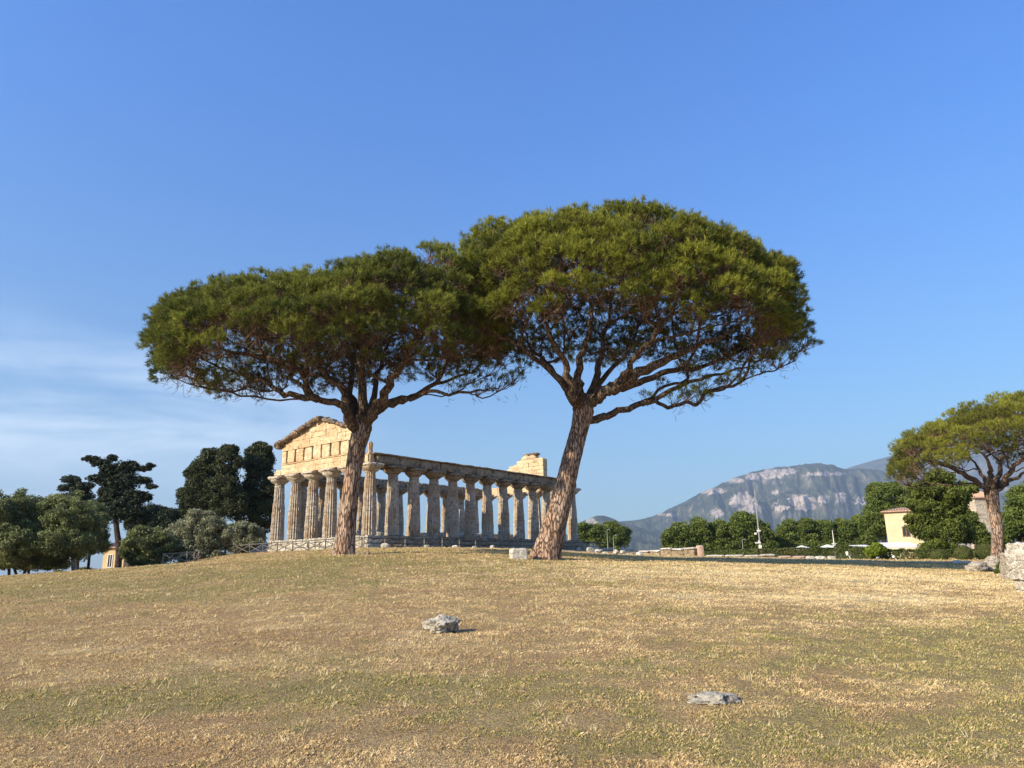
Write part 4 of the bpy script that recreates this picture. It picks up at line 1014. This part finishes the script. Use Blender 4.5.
def hedge(label, pa, pb, top, Y0, Y1, th, seed, group=None):
    rg = np.random.RandomState(seed); x0, x1 = xg(pa, Y0), xg(pb, Y1); L = math.hypot(x1-x0, Y1-Y0); n = int(L*900)
    t = rg.uniform(0, 1, n); d = rg.uniform(-1, 1, n); x = x0+(x1-x0)*t; y = Y0+(Y1-Y0)*t+d*th
    g0 = H(x, y); zt = np.array([at(pa+(pb-pa)*q, top[0]+(top[1]-top[0])*q, Y0+(Y1-Y0)*q)[2] for q in t])+(fbm(x*1.3, y, seed)-.5)*.28
    face = rg.uniform(0, 1, n) < .6; h = rg.uniform(0, 1, n)
    z = np.where(face, g0+(zt-g0)*h, zt-rg.uniform(0, .12, n)); y = np.where(face, Y0+(Y1-Y0)*t-th+rg.uniform(0, .22, n)+(fbm(x*2, z*2, seed+2)-.5)*.35, y)
    N_ = np.where(face[:, None], np.array([[0, -1., .2]]), np.array([[0, 0, 1.]])); mb = MB()
    V, f = leaves(mb, np.stack([x, y, z], 1), N_, .085, rg, .8); mb.add(V, [f], np.repeat(np.clip(fbm(x*1.5, z*2, seed+4)*1.3-.3+rg.uniform(-.2, .4, n), 0, 1), 4))
    R = root('hedge', ((x0+x1)/2, (Y0+Y1)/2, hz((x0+x1)/2, (Y0+Y1)/2)), label, 'hedge', group); part('foliage', mb, M['hedge_leaf'], R, attr='tint')
    mb = MB(); zc = min(zt)-.35
    for q in range(int(L/1.5)+1):
        t_ = (q+.5)/(int(L/1.5)+1); xx, yy = x0+(x1-x0)*t_, Y0+(Y1-Y0)*t_; g_ = hz(xx, yy)
        mb = MB(); sticks(mb, [(xx, yy, g_-.1)], [(xx+rg.uniform(-.3, .3), yy+rg.uniform(-.2, .2), max(zc, g_+.3))], .04, .02); part('stem', mb, M['dark_bark'], R)
hedge('long clipped hedge below the telecom mast and the white parasols', 752, 838, (549, 547.5), 74, 72, .8, 71)
hedge('lower rough hedge in front of the bushy tree row, left of the mast', 704, 752, (551.5, 549.5), 80, 75, .7, 72)
hedge('bushy hedge in front of the white awnings, left of the lime shrub', 838, 872, (545.5, 548), 72, 69, .8, 73)
hedge('hedge between the lime shrub and the conifer', 876, 935, (549, 550), 69, 68, .8, 74)
hedge('dark hedge behind the clipped round bushes', 935, 1000, (550, 549), 71, 70, .8, 75)

# ---------------------------------------------------------------- fences
def fence(label, pts, spacing, h, mpost, mrail, brace, seed):
    rg = np.random.RandomState(seed); P = np.array(pts, float); seg = np.linalg.norm(np.diff(P, axis=0), axis=1); tot = seg.sum(); cs = np.concatenate([[0], np.cumsum(seg)])
    n = int(round(tot/spacing)); S = [np.array([np.interp(t, cs, P[:, 0]), np.interp(t, cs, P[:, 1])]) for t in np.linspace(0, tot, n+1)]
    B = [np.array([p[0], p[1], hz(p[0], p[1])]) for p in S]; R = root('rail_fence', tuple(B[0]), label, 'fence')
    for p in B:
        mb = MB(); hh = h+rg.uniform(-.03, .03); tube(mb, [p-np.array([0, 0, .2]), p+np.array([0, 0, hh])], [.055, .05], 7, .08, seed=seed); part('post', mb, M[mpost], R)
    for a, b in zip(B[:-1], B[1:]):
        u = np.array([0, 0, 1.]); off = np.array([0, 0, 0.]); T = uni(b-a); nrm = np.array([T[1], -T[0], 0])*.055
        mb = MB(); tube(mb, [a+u*h*.93+nrm, (a+b)/2+u*(h*.93+rg.uniform(-.02, .01))+nrm, b+u*h*.93+nrm], .042, 6, .06); part('rail', mb, M[mrail], R)
        if brace == 'x':
            for lo, hi in ((.12, .82), (.82, .12)):
                mb = MB(); k = nrm*(1.0 if lo < hi else 1.9); tube(mb, [a+u*h*lo+k, b+u*h*hi+k], .036, 6, .06); part('brace', mb, M[mrail], R)
        else:
            mb = MB(); tube(mb, [a+u*h*.45+nrm, b+u*h*.45+nrm], .032, 6, .06); part('rail', mb, M[mrail], R)
def tl(X, Y): return (TX+X*CY-Y*SY, TY+X*SY+Y*CY)
fence('rustic fence with crossed braces running left from the temple steps past the shrubs', [(xg(163, 59), 59), (xg(190, 61), 61), tl(-5.5, -3.4), tl(-2.2, -3.9)], 2.0, .86, 'fence_wood', 'fence_wood', 'x', 1)
fence('rustic fence with crossed braces in front of the temple gable steps', [tl(-2.2, -4.0), tl(5, -4.3), tl(12, -4.3), tl(17.2, -4.2)], 2.1, .86, 'dark_rail', 'dark_rail', 'x', 2)
fence('plain two-rail fence along the shaded long side of the temple', [tl(17.3, -4.1), tl(17.3, 8), tl(17.4, 20), tl(17.6, 31)], 2.2, .84, 'fence_wood', 'dark_rail', '2', 3)

# ---------------------------------------------------------------- stones
def stone(name, label, x, y, w, d, h, m='pale_stone', seed=1, rz=0., sink=.08, group=None, lump=.28, cat='stone', res=3, flat=.78, tilt=0.):
    me = bpy.data.meshes.new(name); import bmesh
    bm = bmesh.new(); bmesh.ops.create_icosphere(bm, subdivisions=res, radius=1.0)
    for v in bm.verts:
        p = v.co.copy(); q = Vector([math.copysign(abs(c)**flat, c) for c in p]); q = q*.9
        nn = mnoise.noise(p*1.3+Vector((seed*3.1, seed, 0)))*lump+mnoise.noise(p*3.2+Vector((seed, 0, seed*2.)))*lump*.5+mnoise.noise(p*8+Vector((0, seed, seed)))*lump*.2
        q = q*(1+nn); q = Vector((q.x*w/2, q.y*d/2, max(q.z, -.8)*h/2+h/2)); v.co = q
    bm.to_mesh(me); bm.free()
    o = link(name, me, M[m]); o.location = (x, y, hz(x, y)-sink*h); o.rotation_euler = (tilt, tilt*.6, rz); return tag(o, label, cat, group)
x, y = ghit(441, 636)
stone('field_rock', 'pitted grey rock lying alone in the dry grass of the field', x, y+.25, 35/F*y, 26/F*y, 18/F*y, 'field_rock', 8, .3, .16, lump=.42, cat='rock', res=5, flat=.95)
x, y = ghit(717, 705)
stone('flat_stone', 'flat whitish stone barely rising out of the foreground grass', x, y+.12, 54/F*y, 40/F*y, 14/F*y, 'field_rock', 14, .1, .42, lump=.3, cat='stone', res=5, flat=1.1)
# squared block beside the leaning trunk
def block(name, label, px0, px1, pyt, pyb, Y, dep, m, seed, cat='stone block', rz=0., group=None, amp=.03):
    x0, x1 = at(px0, pyb, Y)[0], at(px1, pyb, Y)[0]; cx_ = (x0+x1)/2; g0 = hz(cx_, Y); h = at(cx_/Y*F+512, pyt, Y)[2]-g0; h = max(h, .15)
    mb = MB(); rblock(mb, -(x1-x0)/2, (x1-x0)/2, -dep/2, dep/2, -.12, h, amp, .09 if Y < 50 else .18, .04, seed, 2.6)
    o = link(name, mb.mesh(name), M[m]); o.location = (cx_, Y, g0); o.rotation_euler = (0, 0, rz); return tag(o, label, cat, group)
block('stone_block', 'squared warm limestone block at the left foot of the leaning pine', 510, 527, 548.5, 559, 34.8, .6, 'pale_stone', 5, rz=.25)
block('stone_slab', 'dark low stone slab at the right foot of the upright pine', 357, 370, 551.5, 556, 35.6, .4, 'temple_grey_shaded', 6, 'stone slab', rz=.1)
G_SF = 'white stones along the temple fence'
for k, (px, w, lab) in enumerate([(453, .55, 'white stone below the fence, leftmost along the temple side'), (472, .5, 'second white stone below the fence along the temple side'), (490, .7, 'widest white stone below the temple side fence'), (509, .45, 'white stone below the fence just left of the squared block'), (573, .5, 'white stone right of the leaning trunk below the fence'), (384, .8, 'white stone below the fence just right of the upright pine trunk'), (425, .6, 'white stone in the shade between the two pine trunks')]):
    # on the fence line
    best = min(((abs(512+F*tl(17.9, q)[0]/tl(17.9, q)[1]-px), q) for q in np.linspace(-4, 30, 200)))[1]; X, Y = tl(17.95, best)
    stone('white_stone', lab, X, Y, w, w*.7, w*.6, 'pale_stone', 30+k, k*.7, .15, G_SF)
# scattered excavation stones and low walls right of the temple
rg = np.random.RandomState(12); G_RU = 'rubble stones of the excavated ruins'
for k in range(34):
    px = 586+60*rg.uniform(); Y = rg.uniform(70, 92); w = rg.uniform(.3, .85); X = xg(px, Y)
    stone('rubble_stone', 'small pale rubble stone among the low ruins between the temple and the grey wall', X, Y, w*rg.uniform(.9, 1.6), w*.8, w*rg.uniform(.5, .95), ('pale_stone', 'pale_stone', 'temple_column', 'temple_step')[k % 4], 60+k, rg.uniform(0, 3), .15, G_RU, res=2, lump=.4)
def lowwall(label, px0, px1, t0, t1, Y0, Y1, th, m, seed, name='ruined_wall', cat='wall', step=1.1, base=None):
    x0, x1 = xg(px0, Y0), xg(px1, Y1); L = math.hypot(x1-x0, Y1-Y0); n = max(1, int(L/step)); R = root(name, (x0, Y0, hz(x0, Y0)), label, cat, rz=math.atan2(Y1-Y0, x1-x0)); mb = MB(); top = MB(); r = np.random.RandomState(seed)
    for k in range(n):
        t = (k+.5)/n; zt = at(px0+(px1-px0)*t, t0+(t1-t0)*t, Y0+(Y1-Y0)*t)[2]-hz(x0, Y0); a, b = L*k/n, L*(k+1)/n; g_ = hz(x0+(x1-x0)*t, Y0+(Y1-Y0)*t)-hz(x0, Y0)
        zt = max(zt+r.uniform(-.1, .08), g_+.25)
        rblock(mb, a+.01, b-.01, -th/2+r.uniform(-.05, .05), th/2, g_-.2, zt-.2, .04, .2, .05, seed+k, 2.); rblock(top, a+.02, b-.02, -th/2-.06, th/2+.05, zt-.195, zt, .05, .2, .06, seed+k*2.1, 2.)
    part_l = link('courses', mb.mesh('courses'), M[m[0]], R); link('capping', top.mesh('capping'), M[m[1]], R)
lowwall('long low grey ruin wall with a pale broken top, left of the pinkish block', 640, 697, 551, 546, 73, 69, .7, ('temple_grey_shaded', 'pale_stone'), 3)  # courses greyer than the capping: shade of the wall face put into the colour
block('pink_block', 'tall pinkish stone block at the right end of the long grey wall', 697.5, 703, 545.5, 555, 69, .8, 'pink_slab', 8, rz=.1)
lowwall('low pale ruin wall beside the lane, right of the pinkish block', 706, 744, 556, 555, 66, 65.5, .5, ('pale_stone', 'pale_stone'), 13)
lowwall('low dark stone kerb wall in front of the hedge below the mast', 745, 775, 555, 554.5, 67, 67, .6, ('temple_grey_shaded', 'pale_stone'), 23)
lowwall('low pinkish kerb wall between the lane and the long clipped hedge', 778, 806, 557.5, 557, 64, 63.5, .5, ('pale_stone', 'pink_slab'), 33)
G_WB = 'white blocks on the lane verge'
for k, (a, b, lab) in enumerate([(807, 814, 'left white block of the three on the lane verge'), (816, 825, 'middle white block of the three on the lane verge'), (828, 835, 'right white block of the three on the lane verge, set apart')]):
    block('white_block', lab, a, b, 556.3, 560, 61.5, .6, 'pale_stone', 50+k, group=G_WB)
block('white_block', 'low white stone on the verge in front of the middle round bush', 954, 961, 560.5, 564, 57, .5, 'pale_stone', 60); block('white_block', 'low white stone on the verge, right of its twin and left of the boulders', 963, 970, 561, 564, 56.5, .5, 'pale_stone', 61)
# boulders and masonry at the right edge
def on(px, Y): return xg(px, Y), Y
X, Y = on(976, 37); stone('boulder', 'flat tilted grey boulder, left of the heap under the right pine', X, Y, 1.15, .8, .55, 'rock', 5, .2, .12, 'boulders at the right edge', .3, 'boulder', 4, tilt=-.12)
X, Y = on(991, 37.5); stone('boulder', 'tall pitted grey boulder in front of the right pine trunk', X, Y, 1.0, .8, .85, 'rock', 16, 1.2, .1, 'boulders at the right edge', .32, 'boulder', 4)
X, Y = on(984, 38.5); stone('boulder', 'small shaded boulder wedged behind the two larger ones', X, Y, .6, .5, .5, 'rock', 26, 1.9, .1, 'boulders at the right edge', .3, 'boulder', 3)
tree('dry_bush', 'brown dry bush between the boulders and the masonry wall', 'bush', 33, [(1004, 567, 5, 5), (1001, 572, 4, 4)], 'hedge_leaf', .04, seed=80, cl=.14)
def masonry(label, px, Y, prof, depth, length, m, seed):
    """prof: left-hand edge in photo measure; courses of irregular blocks running off to the right"""
    x0 = at(px, 570, Y)[0]; g0 = hz(x0, Y); R = root('ruined_wall', (x0, Y, g0), label, 'wall'); mb = MB(); r = np.random.RandomState(seed)
    E_ = [(at(a, b, Y)[0]-x0, at(a, b, Y)[2]-g0) for a, b in prof]; ez = [e[1] for e in E_][::-1]; ex = [e[0] for e in E_][::-1]; top = max(ez); z = -.15; k = 0
    while z < top-.05:
        hh = min(r.uniform(.16, .27), top-z) ; x = float(np.interp(z+hh/2, ez, ex))+r.uniform(-.04, .04)
        while x < length:
            L = r.uniform(.2, .5); tt = top-.03*x+.10*math.sin(x*2+seed)
            if z+hh*.6 < tt: rblock(mb, x+.001, x+L+.02, -depth/2+r.uniform(-.06, .05), depth/2+r.uniform(-.04, .04), z-r.uniform(0, .04), z+hh+r.uniform(0, .03), .05, .055, .012, seed+k*1.7, 6.)
            x += L; k += 1
        z += hh
    link('masonry', mb.mesh('masonry'), M[m], R)
masonry('thick pale rubble wall cut off by the right edge of the photo', 1014, 20.5, [(1018, 539), (1015, 552), (1016, 562), (1018, 572), (1022, 580), (1025, 590)], .8, 5.5, 'pale_stone', 4)
masonry('low grey rubble wall stub behind the thick pale wall', 1004, 27, [(1005, 553), (1004, 560), (1005, 572)], .5, 1.5, 'rock', 9)

# ---------------------------------------------------------------- buildings
def house(name, label, px0, px1, pye, pyr, Y, dep, wall, roofm, rz=0., wins=(), over=.35, band=None, hip=True):
    x0, x1 = xg(px0, Y), xg(px1, Y); cx_ = (x0+x1)/2; w = x1-x0; g0 = hz(cx_, Y); he = at((px0+px1)/2, pye, Y)[2]-g0; hr = at((px0+px1)/2, pyr, Y)[2]-g0
    R = root(name, (cx_, Y, g0), label, 'house', rz=rz); mb = MB()
    rblock(mb, -w/2, w/2, 0, dep, -.4, he, .012, 1.2, .0, 1); link('wall', mb.mesh('wall'), M[wall], R)
    mb = MB(); o = over; V = [(-w/2-o, -o, he+.003), (w/2+o, -o, he+.003), (w/2+o, dep+o, he+.003), (-w/2-o, dep+o, he+.003), (-w/2-o, -o, he+.14), (w/2+o, -o, he+.14), (w/2+o, dep+o, he+.14), (-w/2-o, dep+o, he+.14)]
    k = min(w, dep)/2 if hip else 0.; V += [(-w/2-o+(k if hip else 0), dep/2, hr), (w/2+o-(k if hip else 0), dep/2, hr)]
    mb.add(V, [BOXF[:1], BOXF[2:], np.array([[4, 5, 9, 8], [6, 7, 8, 9]]), np.array([[5, 6, 9], [7, 4, 8]])])
    rf = link('roof', mb.mesh('roof'), M[roofm], R)
    mb = MB(); nrow = int((w+2*o)/.28)   # rounded cover tiles running up the front slope
    for q in range(nrow):
        xx = -w/2-o+.14+q*.28; e_ = max(0., min(1., min((xx+w/2+o), (w/2+o-xx))/max(k, .01))) if hip else 1.
        if e_ > .05: sticks(mb, [(xx, -o, he+.15)], [(xx, -o+(dep/2+o)*e_, he+.15+(hr-he-.14)*e_)], .07, .07)
    link('tile_rows', mb.mesh('tile_rows'), M[roofm], rf)
    for (a, b, t_, u) in wins:
        wx0, wx1 = xg(a, Y)-cx_, xg(b, Y)-cx_; z0, z1 = at(a, u, Y)[2]-g0, at(a, t_, Y)[2]-g0
        mb = MB(); f_ = .09
        for bx in ((wx0-f_, wx1+f_, z0-f_, z0), (wx0-f_, wx1+f_, z1, z1+f_), (wx0-f_, wx0, z0+.002, z1-.002), (wx1, wx1+f_, z0+.002, z1-.002), ((wx0+wx1)/2-.03, (wx0+wx1)/2+.03, z0+.002, z1-.002)): box(mb, bx[0], bx[1], -.05, .04, bx[2], bx[3])
        wn = link('window', mb.mesh('window'), M['pine_bark'] if wall == 'cream_plaster' else M['white_paint'], R); mb = MB(); box(mb, wx0+.002, wx1-.002, -.022, .03, z0+.004, z1-.004); link('pane', mb.mesh('pane'), M['window_dark'], wn)
    if band: mb = MB(); zb = at(px0, band, Y)[2]-g0; box(mb, -w/2-.18, w/2+.18, -.18, dep, zb-.22, zb); link('cornice', mb.mesh('cornice'), M['white_paint'], R)
    return R
house('house', 'small yellow house with a red roof glimpsed between the olive and the dark cedar', 102.5, 124, 548, 538, 92, 7, 'yellow_plaster', 'roof_tile', -.05, [(108, 112, 555, 567)])
house('house', 'cream house tower with a low clay tile roof beside the conifer', 892.5, 925, 511.5, 506, 92, 6, 'cream_plaster', 'roof_tile', -.5, [(907.5, 913, 527, 536)])
house('house', 'old stone house with a red roof, partly hidden by the right pine trunk', 984, 1008, 498, 487, 98, 7, 'temple_column', 'roof_tile', .1, [(1003, 1006, 505, 512)], .25, hip=False)
house('outbuilding', 'grey shaded outbuilding between the conifer and the stone house', 972, 984.5, 503, 498, 100, 6, 'grey_wall', 'roof_tile', .1, [(977, 979.5, 512, 519)], .2)
# long white awning and pergola terrace in front of the cream house
def awning(label, px0, px1, pyt, pyb, Y, dep):
    x0, x1 = xg(px0, Y), xg(px1, Y); cx_ = (x0+x1)/2; g0 = hz(cx_, Y); w = x1-x0; zt = at((px0+px1)/2, pyt, Y)[2]-g0; zb = at((px0+px1)/2, pyb, Y)[2]-g0
    R = root('awning', (cx_, Y, g0), label, 'awning'); mb = MB()
    n = max(2, int(w/1.2)); 
    V = []; 
    for i in range(n+1):
        xx = -w/2+w*i/n
        for yy, zz in ((0, zb-.12), (0, zb+.02), (dep*.5, (zt+zb)/2-.03), (dep, zt), (dep, zt-.05), (dep*.5, (zt+zb)/2-.08), (.04, zb-.02)): V.append((xx, yy, zz))
    f = []
    for i in range(n):
        for k in range(7): f.append((i*7+k, i*7+(k+1) % 7, (i+1)*7+(k+1) % 7, (i+1)*7+k))
    mb.add(V, [np.array(f)]); link('canopy', mb.mesh('canopy'), M['canvas'], R)
    for xx in (-w/2+.05, w/2-.05):
        for yy in (.06, dep-.06):
            mb = MB(); tube(mb, [(xx, yy, -.1), (xx, yy, (zb if yy < .5 else zt)-.06)], .03, 6); link('post', mb.mesh('post'), M['white_paint'], R)
awning('white awning below the cream tower wall', 889, 926, 541.5, 547, 80, 2.8)
awning('white awning between the flagpole and the cream house', 861, 879, 544.3, 547, 78, 2.4)
G_PA = 'white square parasols behind the hedge'
def parasol(label, px, pyt, pyb, half, Y):
    X = xg(px, Y); g0 = hz(X, Y); zt = at(px, pyt, Y)[2]-g0; zb = at(px, pyb, Y)[2]-g0; r = half*Y/F; R = root('parasol', (X, Y, g0), label, 'parasol', G_PA)
    mb = MB(); V = [(0, 0, zt)]; m_ = []
    for q in range(8):
        a = q*math.pi/4; rr_ = r*(1.0 if q % 2 else .76); V.append((rr_*math.cos(a), rr_*math.sin(a), zb+(0 if q % 2 else .05)))
    V += [(v[0], v[1], v[2]-.12) for v in V[1:]]+[(0, 0, zt-.10)]
    f3 = [(0, 1+q, 1+(q+1) % 8) for q in range(8)]+[(17, 9+(q+1) % 8, 9+q) for q in range(8)]; f4 = [(1+q, 9+q, 9+(q+1) % 8, 1+(q+1) % 8) for q in range(8)]
    mb.add(V, [np.array(f3), np.array(f4)]); link('canopy', mb.mesh('canopy'), M['canvas'], R)
    mb = MB(); tube(mb, [(0, 0, 0), (0, 0, zt-.05)], .035, 7); link('pole', mb.mesh('pole'), M['white_paint'], R)
    mb = MB(); lathe(mb, [(.3, 0), (.3, .06), (.06, .1), (.05, .2)], 14); link('base', mb.mesh('base'), M['grey_metal'], R)
parasol('white parasol standing alone, left one of the pair behind the hedge', 803, 545.3, 549, 12, 78)
parasol('white parasol next to the thin flagpole, right one of the pair', 829, 544.3, 548.5, 13, 76)
def pole(name, label, cat, px, pyt, pyb, Y, r, m, extra, group=None):
    X = xg(px, Y); g0 = hz(X, Y); zt = at(px, pyt, Y)[2]-g0; R = root(name, (X, Y, g0), label, cat, group); mb = MB()
    tube(mb, [(0, 0, -.2), (0, 0, zt*.5), (0, 0, zt)], [r, r*.8, r*.5], 8); link('pole', mb.mesh('pole'), M[m], R)
    mb = MB(); lathe(mb, [(r*2.2, 0), (r*2.2, .12), (r*1.2, .16)], 10); link('base', mb.mesh('base'), M[m], R)
    extra(R, zt, Y/F, g0)
def flag_extra(R, zt, s, g0):
    mb = MB(); box(mb, -.1, .13, -.1, .1, at(836, 549, 74)[2]-g0, at(836, 544, 74)[2]-g0); box(mb, -.16, .18, -.15, .15, at(836, 544, 74)[2]-g0+.002, at(836, 543.4, 74)[2]-g0+.03); link('white_box', mb.mesh('white_box'), M['white_paint'], R)
pole('flagpole', 'thin bare white flagpole with a white box at its foot', 'flagpole', 836, 530, 560, 74, .06, 'white_paint', flag_extra)
def mast_extra(R, zt, s, g0):
    def zz(py): return at(762, py, 104)[2]-g0
    for nm, bx in (('antenna', (-.6, -.32, -.1, .1, zz(534.5), zz(532.5))), ('antenna', (-.6, .12, -.1, .1, zz(543.3), zz(542))), ('equipment_box', (-.16, .18, -.15, .15, zz(550), zz(545))), ('antenna', (-.2, .25, -.1, .1, zz(531.5), zz(530)))):
        mb = MB(); box(mb, *bx); box(mb, bx[0]*.3, bx[1]*.3, -.05, .05, bx[5]+.002, bx[5]+.25); link(nm, mb.mesh(nm), M['white_paint'], R)
    mb = MB()
    for q in range(30):
        z = zz(552)+q*(zt-zz(552))/30; box(mb, -.09, .09, -.012, .012, z, z+.015)
    for sx in (-.09, .09): box(mb, sx-.015, sx+.015, -.013, .013, zz(552), zt*.97)
    link('ladder', mb.mesh('ladder'), M['grey_metal'], R)
pole('telecom_mast', 'tall thin grey telecom mast rising above the bushy trees', 'mast', 761.5, 489, 558, 104, .075, 'grey_metal', mast_extra)
def lamp_extra(R, zt, s, g0):
    mb = MB(); tube(mb, [(0, 0, zt-.02), (.12, 0, zt+.08), (.3, 0, zt+.1)], .03, 6); link('arm', mb.mesh('arm'), M['grey_metal'], R)
    mb = MB(); lathe(mb, [(.05, .0), (.14, .03), (.15, .08), (.06, .12)], 10, (.36, 0, zt+.04)); link('lamp_head', mb.mesh('lamp_head'), M['grey_metal'], R)
G_LP = 'lamp posts by the distant rounded tree'
pole('lamp_post', 'left and taller lamp post in front of the distant rounded tree', 'lamp post', 608.5, 530, 556, 112, .06, 'grey_metal', lamp_extra, G_LP)
pole('lamp_post', 'right and shorter lamp post in front of the distant rounded tree', 'lamp post', 614.5, 536, 556, 108, .06, 'grey_metal', lamp_extra, G_LP)
pole('lamp_post', 'lone lamp post among the bushy trees left of the telecom mast', 'lamp post', 744, 540, 556, 112, .06, 'grey_metal', lamp_extra, G_LP)
def spot(label, px, pyt, pyb, Y, tilt):
    X = xg(px, Y); g0 = hz(X, Y); zt = at(px, pyt, Y)[2]-g0; R = root('garden_light', (X, Y, g0), label, 'garden light', 'white garden lights before the hedge', 0)
    mb = MB(); tube(mb, [(.28, 0, -.05), (.16, 0, zt*.4), (0, 0, zt*.65)], .04, 7); link('stake', mb.mesh('stake'), M['white_paint'], R)
    mb = MB(); lathe(mb, [(.05, zt*.5), (.09, zt*.55), (.12, zt*.72), (.12, zt*.95), (.07, zt), (.03, zt*1.02)], 12); link('lamp_head', mb.mesh('lamp_head'), M['white_paint'], R)
spot('white garden light left of the lime green shrub', 848, 551.5, 559, 66.3, 0); spot('white garden light right of the lime green shrub', 894, 555.5, 562, 64, 0)

# ---------------------------------------------------------------- haze
hb = MB(); box(hb, -15500, 15500, -15500, 15500, -6, 1720)
hm = bpy.data.materials.new('haze'); hm.use_nodes = True; t = hm.node_tree; t.nodes.clear()
ho = t.nodes.new('ShaderNodeOutputMaterial'); pv = t.nodes.new('ShaderNodeVolumePrincipled')
pv.inputs['Color'].default_value = (.62, .78, 1.0, 1); pv.inputs['Density'].default_value = 8e-5; pv.inputs['Anisotropy'].default_value = 0.1
t.links.new(pv.outputs[0], ho.inputs['Volume'])
hz_o = link('haze', hb.mesh('haze'), hm); tag(hz_o, kind='stuff')
